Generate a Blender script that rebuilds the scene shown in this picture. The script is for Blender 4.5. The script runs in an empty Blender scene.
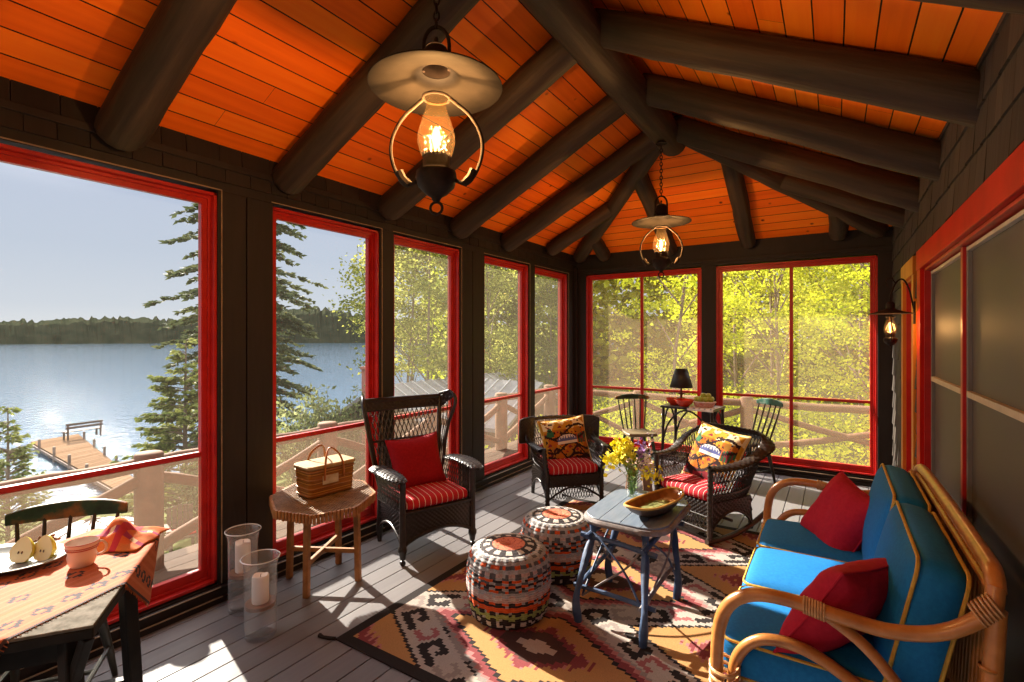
import bpy, bmesh, math, random
from mathutils import Vector, Matrix, Euler
from mathutils import noise as mnoise
random.seed(7)
R = math.radians
PI = math.pi
SC = bpy.context.scene
COL = SC.collection
V = Vector

# ---------------------------------------------------------------- helpers
class MB:
    """collects verts / faces, then links them as one mesh object"""
    def __init__(self):
        self.v = []; self.f = []; self.c = []; self.mi = []; self.cur = None; self.m = 0; self.usec = False
    def color(self, c): self.cur = c; self.usec = True
    def add(self, vs, fs, cols=None):
        o = len(self.v)
        self.v += [tuple(p) for p in vs]
        for i, f in enumerate(fs):
            self.f.append([o + k for k in f]); self.mi.append(self.m)
            if cols is not None: self.c.append(cols[i]); self.usec = True
            else: self.c.append(self.cur)
    def box(self, c, s, rz=0, mat=None):
        x, y, z = s[0] / 2, s[1] / 2, s[2] / 2
        M = mat if mat is not None else Matrix.Rotation(rz, 3, 'Z')
        vs = [V(c) + M @ V(p) for p in ((-x,-y,-z),(x,-y,-z),(x,y,-z),(-x,y,-z),(-x,-y,z),(x,-y,z),(x,y,z),(-x,y,z))]
        self.add(vs, [(0,3,2,1),(4,5,6,7),(0,1,5,4),(1,2,6,5),(2,3,7,6),(3,0,4,7)])
    def box2(self, a, b):
        a, b = V(a), V(b)
        self.box((a + b) / 2, [abs(b[i] - a[i]) for i in range(3)])
    def rbox(self, c, s, r=.01, seg=2, rz=0, mat=None):
        """rounded box"""
        bm = bmesh.new(); bmesh.ops.create_cube(bm, size=1)
        for v in bm.verts: v.co = V((v.co.x * s[0], v.co.y * s[1], v.co.z * s[2]))
        bmesh.ops.bevel(bm, geom=bm.edges[:], offset=min(r, min(s) * .49), segments=seg, profile=.5, affect='EDGES')
        M = mat if mat is not None else Matrix.Rotation(rz, 3, 'Z')
        bm.verts.ensure_lookup_table(); bm.verts.index_update()
        self.add([V(c) + M @ v.co for v in bm.verts], [[v.index for v in f.verts] for f in bm.faces])
        bm.free()
    def beam(self, a, b, w, h, up=(0,0,1), r=0):
        a, b = V(a), V(b); d = b - a; L = d.length
        y = d.normalized(); x = y.cross(V(up))
        if x.length < 1e-4: x = V((1,0,0))
        x.normalize(); z = x.cross(y)
        M = Matrix((x, y, z)).transposed()
        if r: self.rbox((a + b) / 2, (w, L, h), r, 2, mat=M)
        else: self.box((a + b) / 2, (w, L, h), mat=M)
    def tube(self, pts, r, n=8, cap=True, closed=False, squash=1.0, up=None, jit=0, seed=0):
        pts = [V(p) for p in pts]; k = len(pts)
        rs = r if isinstance(r, (list, tuple)) else [r] * k
        vs = []; prev = None
        for i, p in enumerate(pts):
            if closed: t = pts[(i + 1) % k] - pts[i - 1]
            else: t = pts[min(i + 1, k - 1)] - pts[max(i - 1, 0)]
            if t.length < 1e-9: t = V((0,0,1))
            t.normalize()
            if prev is None:
                a = V(up) if up else (V((0,0,1)) if abs(t.z) < .9 else V((1,0,0)))
                x = (a - t * a.dot(t)).normalized()
            else:
                x = prev - t * prev.dot(t)
                x = x.normalized() if x.length > 1e-6 else t.orthogonal().normalized()
            prev = x; y = t.cross(x)
            for j in range(n):
                a = 2 * PI * j / n; rr = rs[i]
                if jit: rr *= 1 + jit * mnoise.noise(V((p.x * 6 + math.cos(a) * 1.3 + seed, p.y * 6 + math.sin(a) * 1.3, p.z * 6)))
                vs.append(p + x * (math.cos(a) * rr * squash) + y * (math.sin(a) * rr))
        fs = []
        for i in range(k if closed else k - 1):
            i2 = (i + 1) % k
            for j in range(n):
                j2 = (j + 1) % n
                fs.append((i*n+j, i*n+j2, i2*n+j2, i2*n+j))
        if cap and not closed:
            fs.append(list(range(n))[::-1]); fs.append([(k-1)*n + j for j in range(n)])
        self.add(vs, fs)
    def lathe(self, prof, n=24, c=(0,0,0), closed=False, sx=1, sy=1, ph=0, cap=False):
        c = V(c); vs = []; fs = []; m = len(prof)
        for (r, z) in prof:
            for j in range(n):
                a = 2 * PI * j / n + ph
                vs.append(c + V((r * math.cos(a) * sx, r * math.sin(a) * sy, z)))
        for i in range(m if closed else m - 1):
            i2 = (i + 1) % m
            for j in range(n):
                j2 = (j + 1) % n
                fs.append((i*n+j, i*n+j2, i2*n+j2, i2*n+j))
        if cap and not closed:
            if prof[0][0] > 1e-5: fs.append([j for j in range(n)][::-1])
            if prof[-1][0] > 1e-5: fs.append([(m-1)*n + j for j in range(n)])
        self.add(vs, fs)
    def prism(self, poly, z0, z1, ch=0):
        n = len(poly)
        if ch:
            cx = sum(p[0] for p in poly)/n; cy = sum(p[1] for p in poly)/n
            def ins(p):
                d = V((cx - p[0], cy - p[1], 0)); d = d.normalized() * ch * 1.2
                return (p[0] + d.x, p[1] + d.y)
            q = [ins(p) for p in poly]
            vs = [(p[0],p[1],z0) for p in q] + [(p[0],p[1],z0+ch) for p in poly] + [(p[0],p[1],z1-ch) for p in poly] + [(p[0],p[1],z1) for p in q]
            L = 4
        else:
            vs = [(p[0],p[1],z0) for p in poly] + [(p[0],p[1],z1) for p in poly]; L = 2
        fs = [list(range(n))[::-1], [(L-1)*n + i for i in range(n)]]
        for l in range(L - 1):
            for i in range(n):
                j = (i + 1) % n
                fs.append((l*n+i, l*n+j, (l+1)*n+j, (l+1)*n+i))
        self.add(vs, fs)
    def grid(self, fn, nu, nv, cf=None, wrapu=False):
        vs = [fn(i / nu, j / nv) for j in range(nv + 1) for i in range(nu + (0 if wrapu else 1))]
        w = nu if wrapu else nu + 1
        fs = []; cs = []
        for j in range(nv):
            for i in range(nu):
                i2 = (i + 1) % w
                fs.append((j*w+i, j*w+i2, (j+1)*w+i2, (j+1)*w+i))
                if cf: cs.append(cf((i + .5) / nu, (j + .5) / nv))
        self.add(vs, fs, cs if cf else None)
    def build(self, name, mat, parent=None, smooth=False, solid=0, bevel=0, sub=0, xf=None, ang=40):
        me = bpy.data.meshes.new(name)
        vs = self.v if xf is None else [tuple(xf @ V(p)) for p in self.v]
        me.from_pydata(vs, [], self.f)
        mats = mat if isinstance(mat, (list, tuple)) else [mat]
        for m in mats: me.materials.append(m)
        if len(mats) > 1: me.polygons.foreach_set('material_index', self.mi)
        if self.usec:
            ca = me.color_attributes.new('Col', 'FLOAT_COLOR', 'CORNER')
            for p, c in zip(me.polygons, self.c):
                c = c or (.5,.5,.5)
                for li in p.loop_indices: ca.data[li].color = (c[0], c[1], c[2], 1)
        me.update()
        if smooth: 
            for p in me.polygons: p.use_smooth = True
            if ang and ang < 180 and not sub: me.set_sharp_from_angle(angle=R(ang))
        o = bpy.data.objects.new(name, me); COL.objects.link(o)
        if parent is not None: o.parent = parent
        if solid:
            m = o.modifiers.new('s', 'SOLIDIFY'); m.thickness = solid; m.offset = 0
        if bevel:
            m = o.modifiers.new('b', 'BEVEL'); m.width = bevel; m.segments = 2; m.limit_method = 'ANGLE'
        if sub:
            m = o.modifiers.new('u', 'SUBSURF'); m.levels = sub; m.render_levels = sub
        return o

def tag(o, label=None, cat=None, group=None, kind=None):
    if label: o['label'] = label
    if cat: o['category'] = cat
    if group: o['group'] = group
    if kind: o['kind'] = kind
    return o
def empty(name, loc=(0,0,0), rz=0, label=None, cat=None, group=None, kind=None):
    o = bpy.data.objects.new(name, None); COL.objects.link(o)
    o.location = loc; o.rotation_euler = (0,0,rz); o.empty_display_size = .1
    return tag(o, label, cat, group, kind)
def kids(o): return [c for c in SC.objects if c.parent == o]
def copy_tree(o, parent=None):
    c = o.copy(); COL.objects.link(c)
    if parent is not None: c.parent = parent
    for ch in kids(o): copy_tree(ch, c)
    return c
def bez(p0, p1, p2, p3, n=12):
    p0, p1, p2, p3 = V(p0), V(p1), V(p2), V(p3); out = []
    for i in range(n + 1):
        t = i / n; s = 1 - t
        out.append(p0*s**3 + p1*3*s*s*t + p2*3*s*t*t + p3*t**3)
    return out
def spline(pts, k=6):
    """Catmull-Rom through points"""
    pts = [V(p) for p in pts]; out = []
    for i in range(len(pts) - 1):
        a = pts[i - 1] if i else pts[0] * 2 - pts[1]
        b, c = pts[i], pts[i + 1]
        d = pts[i + 2] if i + 2 < len(pts) else pts[-1] * 2 - pts[-2]
        for j in range(k):
            t = j / k
            out.append(.5 * ((2*b) + (c - a)*t + (2*a - 5*b + 4*c - d)*t*t + (3*b - a - 3*c + d)*t**3))
    out.append(pts[-1]); return out
def lerp(a, b, t): return a + (b - a) * t

# ---------------------------------------------------------------- materials
def newmat(name):
    m = bpy.data.materials.new(name); m.use_nodes = True
    nt = m.node_tree; nt.nodes.clear()
    out = nt.nodes.new('ShaderNodeOutputMaterial')
    b = nt.nodes.new('ShaderNodeBsdfPrincipled')
    nt.links.new(b.outputs[0], out.inputs[0])
    return m, nt, b, out
def N(nt, t, **kw):
    n = nt.nodes.new(t)
    for k, v in kw.items():
        if k.startswith('i_'):
            key = k[2:]
            key = int(key) if key.isdigit() else key.replace('_', ' ')
            n.inputs[key].default_value = v
        else: setattr(n, k, v)
    return n
def ramp(nt, fac, stops):
    r = nt.nodes.new('ShaderNodeValToRGB'); e = r.color_ramp.elements
    while len(e) > 1: e.remove(e[0])
    e[0].position = stops[0][0]; e[0].color = tuple(stops[0][1]) + (1,)
    for p, c in stops[1:]:
        x = e.new(p); x.color = tuple(c) + (1,)
    nt.links.new(fac, r.inputs[0]); return r.outputs[0]
def coords(nt, scale=(1,1,1), kind='Object', rot=(0,0,0)):
    tc = nt.nodes.new('ShaderNodeTexCoord'); mp = nt.nodes.new('ShaderNodeMapping')
    mp.inputs['Scale'].default_value = scale; mp.inputs['Rotation'].default_value = rot
    nt.links.new(tc.outputs[kind], mp.inputs[0]); return mp.outputs[0]
def bump(nt, b, h, strength=.3, dist=.01):
    n = nt.nodes.new('ShaderNodeBump'); n.inputs['Strength'].default_value = strength; n.inputs['Distance'].default_value = dist
    nt.links.new(h, n.inputs['Height']); nt.links.new(n.outputs[0], b.inputs['Normal'])
def noisemat(name, c1, c2, scale=8, stretch=(1,1,1), rough=.6, bumpk=.2, metal=0, detail=5, spec=.4, c3=None, kind='Object', bd=.01, lo=.3, hi=.7):
    m, nt, b, out = newmat(name)
    co = coords(nt, stretch, kind)
    n = N(nt, 'ShaderNodeTexNoise', i_Scale=scale, i_Detail=detail, i_Roughness=.6); nt.links.new(co, n.inputs[0])
    st = [(lo, c1), (hi, c2)]
    if c3: st.append((min(hi + .15, 1), c3))
    nt.links.new(ramp(nt, n.outputs[0], st), b.inputs['Base Color'])
    b.inputs['Roughness'].default_value = rough; b.inputs['Metallic'].default_value = metal
    b.inputs['Specular IOR Level'].default_value = spec
    if bumpk: bump(nt, b, n.outputs[0], bumpk, bd)
    return m
def colmat(name, rough=.85, bumpk=.3, scale=300, weave=None, var=.15, spec=.2):
    """reads the face colour attribute (a woven or printed pattern), with a fine thread bump"""
    m, nt, b, out = newmat(name)
    a = N(nt, 'ShaderNodeVertexColor', layer_name='Col')
    co = coords(nt)
    n = N(nt, 'ShaderNodeTexNoise', i_Scale=scale, i_Detail=2.0); nt.links.new(co, n.inputs[0])
    mx = N(nt, 'ShaderNodeMixRGB', blend_type='MULTIPLY'); mx.inputs[0].default_value = 1
    nt.links.new(a.outputs[0], mx.inputs[1])
    nt.links.new(ramp(nt, n.outputs[0], [(.3, (1-var,)*3), (.7, (1,1,1))]), mx.inputs[2])
    nt.links.new(mx.outputs[0], b.inputs['Base Color'])
    b.inputs['Roughness'].default_value = rough; b.inputs['Specular IOR Level'].default_value = spec
    if weave:
        w = N(nt, 'ShaderNodeTexWave', i_Scale=weave); nt.links.new(co, w.inputs[0])
        bump(nt, b, w.outputs[0], bumpk, .004)
    else: bump(nt, b, n.outputs[0], bumpk, .003)
    return m
def glassmat(name, tint=(.95,.97,.96), rough=.0, ior=1.45):
    """thin clear glass: mostly see-through with a fresnel gloss, so sunlight passes"""
    m, nt, b, out = newmat(name); nt.nodes.remove(b)
    t = N(nt, 'ShaderNodeBsdfTransparent'); t.inputs[0].default_value = tint + (1,)
    g = N(nt, 'ShaderNodeBsdfGlossy'); g.inputs['Roughness'].default_value = rough + .03
    lw = N(nt, 'ShaderNodeLayerWeight', i_Blend=.5)
    pw = N(nt, 'ShaderNodeMath', operation='POWER'); pw.inputs[1].default_value = 3.2; nt.links.new(lw.outputs['Facing'], pw.inputs[0])
    mm = N(nt, 'ShaderNodeMath', operation='MULTIPLY_ADD'); mm.inputs[1].default_value = .55; mm.inputs[2].default_value = .025
    nt.links.new(pw.outputs[0], mm.inputs[0])
    mx = N(nt, 'ShaderNodeMixShader'); nt.links.new(mm.outputs[0], mx.inputs[0])
    nt.links.new(t.outputs[0], mx.inputs[1]); nt.links.new(g.outputs[0], mx.inputs[2])
    nt.links.new(mx.outputs[0], out.inputs[0]); return m
def emit(name, col, s):
    m, nt, b, out = newmat(name); nt.nodes.remove(b)
    e = N(nt, 'ShaderNodeEmission'); e.inputs[0].default_value = col + (1,); e.inputs[1].default_value = s
    nt.links.new(e.outputs[0], out.inputs[0]); return m

M = {}
def planks(name, cols, rough, knots=None, grain=(40, 1.2), bk=.25, spec=.4):
    """boards: colour by board (Col attribute .r = board id 0..1), grain along local Y of the UV-less object coords"""
    m, nt, b, out = newmat(name)
    a = N(nt, 'ShaderNodeVertexColor', layer_name='Col')
    sep = N(nt, 'ShaderNodeSeparateColor'); nt.links.new(a.outputs[0], sep.inputs[0])
    tc = N(nt, 'ShaderNodeTexCoord')
    off = N(nt, 'ShaderNodeVectorMath', operation='SCALE'); off.inputs['Scale'].default_value = 37.0
    nt.links.new(a.outputs[0], off.inputs[0])
    # per-board grain axis: blue channel 0 -> along Y, 1 -> along X
    sw = N(nt, 'ShaderNodeMix', data_type='VECTOR')
    m1 = N(nt, 'ShaderNodeMapping'); m1.inputs['Scale'].default_value = (grain[0], grain[1], grain[0])
    m2 = N(nt, 'ShaderNodeMapping'); m2.inputs['Scale'].default_value = (grain[1], grain[0], grain[0])
    nt.links.new(tc.outputs['Object'], m1.inputs[0]); nt.links.new(tc.outputs['Object'], m2.inputs[0])
    nt.links.new(sep.outputs[2], sw.inputs[0]); nt.links.new(m1.outputs[0], sw.inputs[4]); nt.links.new(m2.outputs[0], sw.inputs[5])
    ad = N(nt, 'ShaderNodeVectorMath', operation='ADD'); nt.links.new(sw.outputs[1], ad.inputs[0]); nt.links.new(off.outputs[0], ad.inputs[1])
    n = N(nt, 'ShaderNodeTexNoise', i_Scale=1.0, i_Detail=4.0); nt.links.new(ad.outputs[0], n.inputs[0])
    mixv = N(nt, 'ShaderNodeMath', operation='MULTIPLY_ADD'); mixv.inputs[1].default_value = .55
    nt.links.new(n.outputs[0], mixv.inputs[0])
    mv2 = N(nt, 'ShaderNodeMath', operation='MULTIPLY'); mv2.inputs[1].default_value = .45
    nt.links.new(sep.outputs[0], mv2.inputs[0]); nt.links.new(mv2.outputs[0], mixv.inputs[2])
    col = ramp(nt, mixv.outputs[0], cols)
    if knots:
        vo = N(nt, 'ShaderNodeTexVoronoi', i_Scale=knots[1])
        ad2 = N(nt, 'ShaderNodeVectorMath', operation='ADD'); nt.links.new(tc.outputs['Object'], ad2.inputs[0]); nt.links.new(off.outputs[0], ad2.inputs[1])
        nt.links.new(ad2.outputs[0], vo.inputs[0])
        kf = ramp(nt, vo.outputs['Distance'], [(knots[2]*.45, (1,1,1)), (knots[2], (0,0,0))])
        mx = N(nt, 'ShaderNodeMixRGB'); nt.links.new(kf, mx.inputs[0]); nt.links.new(col, mx.inputs[1]); mx.inputs[2].default_value = knots[0] + (1,)
        col = mx.outputs[0]
    nt.links.new(col, b.inputs['Base Color'])
    b.inputs['Roughness'].default_value = rough; b.inputs['Specular IOR Level'].default_value = spec
    bump(nt, b, n.outputs[0], bk, .004)
    return m
# ================================================================ room
XL, XR, YB, YF = -3.2, .532, 6.73, -3.0
XM = (XL + XR) / 2; HALF = (XR - XL) / 2; EAVE = 2.80; PITCH = .51
RIDGE_Z = EAVE + PITCH * HALF
SUN_AZ = R(-14.6); SUN_EL = R(29.5)
CLEN = math.sqrt(1 + PITCH * PITCH)

M['red'] = noisemat('red_paint', (.36,.008,.008), (.50,.018,.012), 9, rough=.38, bumpk=.08)
M['casing'] = noisemat('red_orange_casing_paint', (.42,.008,.003), (.54,.014,.005), 5, rough=.5, bumpk=.1, spec=.15)
M['casing_orange'] = noisemat('orange_far_casing', (.46,.13,.012), (.62,.22,.03), 5, (1,1,.3), rough=.45, bumpk=.1, spec=.25)  # far door casing is orange where the other one is red
M['dark'] = noisemat('dark_brown_stain', (.009,.0056,.0054), (.017,.0105,.0095), 6, (3,3,.4), rough=.62, bumpk=.25)
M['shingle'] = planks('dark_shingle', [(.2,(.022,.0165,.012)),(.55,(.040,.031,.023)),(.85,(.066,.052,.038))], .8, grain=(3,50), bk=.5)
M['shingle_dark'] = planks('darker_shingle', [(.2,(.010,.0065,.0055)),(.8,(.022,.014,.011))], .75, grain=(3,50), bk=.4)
M['tanline'] = noisemat('tan_edge_line', (.22,.15,.09), (.34,.25,.16), 20, rough=.5, bumpk=0)  # thin tan lines set along the opening and sill edges
M['log'] = noisemat('dark_log', (.012,.007,.0045), (.048,.028,.016), 14, (1,1,.07), rough=.66, bumpk=.6, c3=(.085,.052,.03), bd=.02, lo=.34, hi=.62)
M['ceil'] = planks('orange_pine_ceiling', [(.12,(.74,.115,.004)),(.45,(.92,.175,.006)),(.75,(.98,.25,.012)),(.95,(.98,.36,.035))], .5,
                   knots=((.13,.022,.005), 4.2, .105), grain=(26,1.0), bk=.12, spec=.15)
M['floor'] = planks('grey_painted_deck_boards', [(.15,(.128,.123,.130)),(.5,(.162,.155,.159)),(.9,(.198,.190,.192))], .44, spec=.2, grain=(30,.9), bk=.18)
M['black_gap'] = noisemat('dark_gap', (.012,.009,.008), (.02,.016,.014), 5, rough=.9, bumpk=0)
M['grey_paint'] = noisemat('grey_stile_paint', (.15,.142,.138), (.20,.19,.185), 7, rough=.5, bumpk=.1)
M['cream'] = noisemat('cream_rail', (.42,.36,.27), (.55,.48,.36), 12, rough=.5, bumpk=0)

def screenmat(name, amount, col, tr):
    m, nt, b, out = newmat(name); nt.nodes.remove(b)
    t = N(nt, 'ShaderNodeBsdfTransparent')
    d = N(nt, 'ShaderNodeBsdfDiffuse'); d.inputs[0].default_value = col + (1,)
    s = N(nt, 'ShaderNodeBsdfTranslucent'); s.inputs[0].default_value = tr + (1,)
    mx = N(nt, 'ShaderNodeMixShader'); mx.inputs[0].default_value = .5
    nt.links.new(d.outputs[0], mx.inputs[1]); nt.links.new(s.outputs[0], mx.inputs[2])
    m2 = N(nt, 'ShaderNodeMixShader'); m2.inputs[0].default_value = amount
    nt.links.new(t.outputs[0], m2.inputs[1]); nt.links.new(mx.outputs[0], m2.inputs[2])
    nt.links.new(m2.outputs[0], out.inputs[0]); return m
M['screen_up'] = screenmat('fine_insect_screen', .10, (.25,.23,.2), (.10,.092,.08))
M['screen_low'] = screenmat('lower_insect_screen', .26, (.34,.27,.2), (.28,.20,.14))
M['screen_back'] = screenmat('back_insect_screen', .27, (.82,.60,.41), (.82,.60,.39))  # paler screen copy, glow of the sunlit wires put into its colour

def struct(o): o['kind'] = 'structure'; return o

# floor boards along Y
b = MB(); x = XL - .05; w = .1423
k = 0
while x < XR + .1:
    ys = [YF]; seam = [2.62, 4.02, 1.55, 5.1][k % 4] if k % 3 == 0 else None
    cuts = [YF] + ([(.9 + (k * 1.37) % 4.6)] if k % 2 else []) + [YB + .05]
    for i in range(len(cuts) - 1):
        c = (random.random(), random.random(), 0)
        b.color(c)
        b.box2((x + .003, cuts[i] + .0015, -.03), (x + w - .003, cuts[i + 1] - .0015, 0))
    x += w; k += 1
fl = struct(b.build('floor', M['floor'], bevel=.002))
b = MB(); b.box2((XL - .4, YF - .2, -.14), (XR + .4, YB + .4, -.031)); struct(b.build('floor_base', M['black_gap']))

# ceiling planks: left slope, right slope, back hip
b = MB(); NPL = 15; wd = HALF / NPL
def ceil_z(d): return EAVE + PITCH * d
for side in (0, 1, 2):
    for i in range(-1, NPL):
        d0 = max(i, -.6) * wd; d1 = (i + 1) * wd - .0062
        z0, z1 = ceil_z(d0), ceil_z(d1)
        if side < 2:
            X0, X1 = (XL + d0, XL + d1) if side == 0 else (XR - d0, XR - d1)
            cuts = [YF - .1]
            yy = YF + random.uniform(1.5, 4)
            while yy < YB - d1 - .6: cuts.append(yy); yy += random.uniform(2.4, 4.2)
            for j in range(len(cuts)):
                last = j == len(cuts) - 1
                ya = cuts[j]; ye0 = YB - d0 if last else cuts[j + 1] - .002; ye1 = YB - d1 if last else ye0
                r = (random.random(), random.random(), 0)
                b.add([(X0,ya,z0),(X1,ya,z1),(X1,ye1,z1),(X0,ye0,z0)], [(0,1,2,3) if side == 0 else (3,2,1,0)], [r])
        else:
            r = (random.random(), random.random(), 1)
            b.add([(XL+d0,YB-d0,z0),(XL+d1,YB-d1,z1),(XR-d1,YB-d1,z1),(XR-d0,YB-d0,z0)], [(0,1,2,3)], [r])
struct(b.build('ceiling', M['ceil']))
# roof slab above, with overhang
OV = .42
b = MB()
for dz in (.012,):
    e = EAVE - PITCH * OV + dz; rz = RIDGE_Z + dz
    A = [(XL-OV,YF-.4,e),(XM,YF-.4,rz),(XM,YB-HALF,rz),(XL-OV,YB+OV,e)]
    B = [(XR+OV,YF-.4,e),(XM,YF-.4,rz),(XM,YB-HALF,rz),(XR+OV,YB+OV,e)]
    Cc = [(XL-OV,YB+OV,e),(XM,YB-HALF,rz),(XR+OV,YB+OV,e)]
    for P in (A, B, Cc):
        n = len(P); up = [(p[0], p[1], p[2] + .09) for p in P]
        b.add(P + up, [list(range(n)), [n + i for i in range(n)][::-1]] + [(i, (i+1) % n, n + (i+1) % n, n + i) for i in range(n)])
struct(b.build('roof', M['dark']))

# ---- shingle courses on a wall plane: fn(a, z, p) -> world
def shingles(name, fn, a0, a1, z0, z1, mat, course=.17, skip=None):
    b = MB(); z = z0; row = 0
    while z < z1 - .02:
        zt = min(z + course + .02, z1); a = a0 - random.random() * .1
        while a < a1:
            w = random.uniform(.09, .2); s0, s1 = max(a, a0), min(a + w - .004, a1)
            if s1 - s0 > .01 and not (skip and skip(s0, s1, z, zt)):
                lo = z + random.uniform(-.004, .004); t = .014 + random.uniform(0, .004)
                r = (random.random(), random.random(), 0)
                P = [fn(s0,lo,t),fn(s1,lo,t),fn(s1,zt,.004),fn(s0,zt,.004),fn(s0,lo,0),fn(s1,lo,0),fn(s1,zt,0),fn(s0,zt,0)]
                b.add(P, [(0,1,2,3),(4,5,1,0),(5,6,2,1),(7,4,0,3)], [r]*4)
            a += w
        z += course; row += 1
    return struct(b.build(name, mat))

# ---- left wall
OPEN_L = [(-2.70,-1.75),(-1.55,-.60),(-.48,.47),(.615,1.647),(2.008,2.962),(3.121,4.035),(4.457,5.403),(5.553,6.49)]
ZT, ZB = 2.52, .095
b = MB(); T = .17
b.box2((XL - T, YF, ZT), (XL, YB + T, EAVE + .12)); b.box2((XL - T, YF, -.1), (XL, YB + T, ZB))
edges = [YF] + [e for o in OPEN_L for e in o] + [YB + T]
for i in range(0, len(edges), 2):
    a0, a1 = edges[i], edges[i + 1]
    if a1 - a0 > .25 and a1 < YB:
        m_ = (a0 + a1) / 2
        b.box2((XL - T, a0, ZB), (XL, m_ - .004, ZT)); b.box2((XL - T, m_ + .004, ZB), (XL, a1, ZT)); b.box2((XL - T, a0 + .01, ZB), (XL - .03, a1 - .01, ZT))
    else: b.box2((XL - T, a0, ZB), (XL, a1, ZT))
struct(b.build('wall_left', M['dark'], bevel=.003))
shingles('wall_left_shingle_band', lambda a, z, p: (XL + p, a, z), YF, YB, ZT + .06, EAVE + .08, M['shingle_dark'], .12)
# ---- back wall
OPEN_B = [(-3.03,-1.43),(-1.255,.395)]
b = MB()
b.box2((XL - T, YB, ZT), (XR + T, YB + T, EAVE + .1)); b.box2((XL - T, YB, -.1), (XR + T, YB + T, ZB))
for a0, a1 in ((XL - T, OPEN_B[0][0]), (OPEN_B[0][1], OPEN_B[1][0]), (OPEN_B[1][1], XR + T)):
    b.box2((a0, YB, ZB), (a1, YB + T, ZT))
struct(b.build('wall_back', M['dark'], bevel=.003))
# corner boards and sill steps
b = MB(); b.box2((XL, YB - .05, 0), (XL + .05, YB, ZT + .1)); b.box2((XL, YF, 2.66), (XL + .022, YB, 2.70))
b.box2((XL, YB - .022, 2.56), (XR, YB, 2.60)); b.build('trim_1', M['dark'], bevel=.003); struct(bpy.data.objects['trim_1'])
b = MB()
b.box2((XL, YF, 0), (XL + .055, YB, .035)); b.box2((XL, YF, .035), (XL + .035, YB, .085))
struct(b.build('baseboard_left', M['dark'], bevel=.004))
b = MB(); b.box2((XL, YB - .05, 0), (XR, YB, .03)); b.box2((XL, YB - .03, .03), (XR, YB, .07))
struct(b.build('baseboard_back', M['dark'], bevel=.004))
b = MB()
for a0, a1 in OPEN_L:
    b.box2((XL, a0 - .012, ZT + .004), (XL + .006, a1 + .022, ZT + .010)); b.box2((XL, a1 + .018, ZB), (XL + .006, a1 + .023, ZT + .008))
    b.box2((XL + .05, a0, .034), (XL + .057, a1, .039)); b.box2((XL + .030, a0, .084), (XL + .037, a1, .089))
for a0, a1 in OPEN_B: b.box2((a0, YB - .036, .066), (a1, YB - .028, .073))
struct(b.build('trim_2', M['tanline']))

# ---- windows: local x along wall, y outward, z up
def window(i, loc, rz, wid, mull=False, mats=('screen_up','screen_low')):
    e = empty('window_%d' % i, loc, rz); e['kind'] = 'structure'
    H0, H1 = ZB + .01, ZT - .015
    b = MB()
    for x0, x1 in ((0, .018), (wid - .018, wid)): b.box2((x0, .012, H0), (x1, .15, H1))
    b.box2((0, .012, H1 - .018), (wid, .15, H1)); b.box2((0, .012, H0), (wid, .15, H0 + .018))
    b.build('jamb', M['red'], e, bevel=.002)
    fw = .066; b = MB()
    for x0, x1 in ((.018, fw), (wid - fw, wid - .018)): b.box2((x0, .065, H0 + .018), (x1, .105, H1 - .018))
    b.box2((.018, .0655, H1 - fw), (wid - .018, .1045, H1 - .018)); b.box2((.018, .0655, H0 + .018), (wid - .018, .1045, H0 + fw + .02))
    for x0, x1 in ((.018, .034), (wid - .034, wid - .018)): b.box2((x0, .05, H0 + .018), (x1, .066, H1 - .018))
    b.box2((.018, .0505, H1 - .036), (wid - .018, .0655, H1 - .018)); b.box2((.018, .0505, H0 + .018), (wid - .018, .0655, H0 + .036))
    b.build('screen_frame', M['red'], e, bevel=.0025)
    b = MB(); b.box2((fw, .07, .885), (wid - fw, .10, .915)); b.build('rail', M['red'], e, bevel=.002)
    if mull:
        b = MB(); b.box2((wid/2 - .018, .068, H0 + fw), (wid/2 + .018, .102, H1 - fw)); b.build('mullion', M['red'], e, bevel=.002)
    for nm, z0, z1, mt in (('upper_screen', .90, H1 - fw, mats[0]), ('lower_screen', H0 + fw, .90, mats[1])):
        b = MB(); b.add([(fw - .01,.088,z0),(wid - fw + .01,.088,z0),(wid - fw + .01,.088,z1),(fw - .01,.088,z1)], [(0,1,2,3)])
        b.build(nm, M[mt], e)
    return e
vis = OPEN_L[2:]
M['screen_mid'] = screenmat('hazy_insect_screen', .14, (.42,.38,.28), (.30,.26,.18))  # denser, paler screen copy with the haze of a grazing view put in
for i, (a0, a1) in enumerate(OPEN_L): window(i + 1, (XL, a0, 0), R(90), a1 - a0, False, ('screen_mid','screen_low') if i > 4 else ('screen_up','screen_low'))
for i, (a0, a1) in enumerate(OPEN_B): window(i + 9, (a0, YB, 0), 0, a1 - a0, True, ('screen_back','screen_back'))

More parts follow.
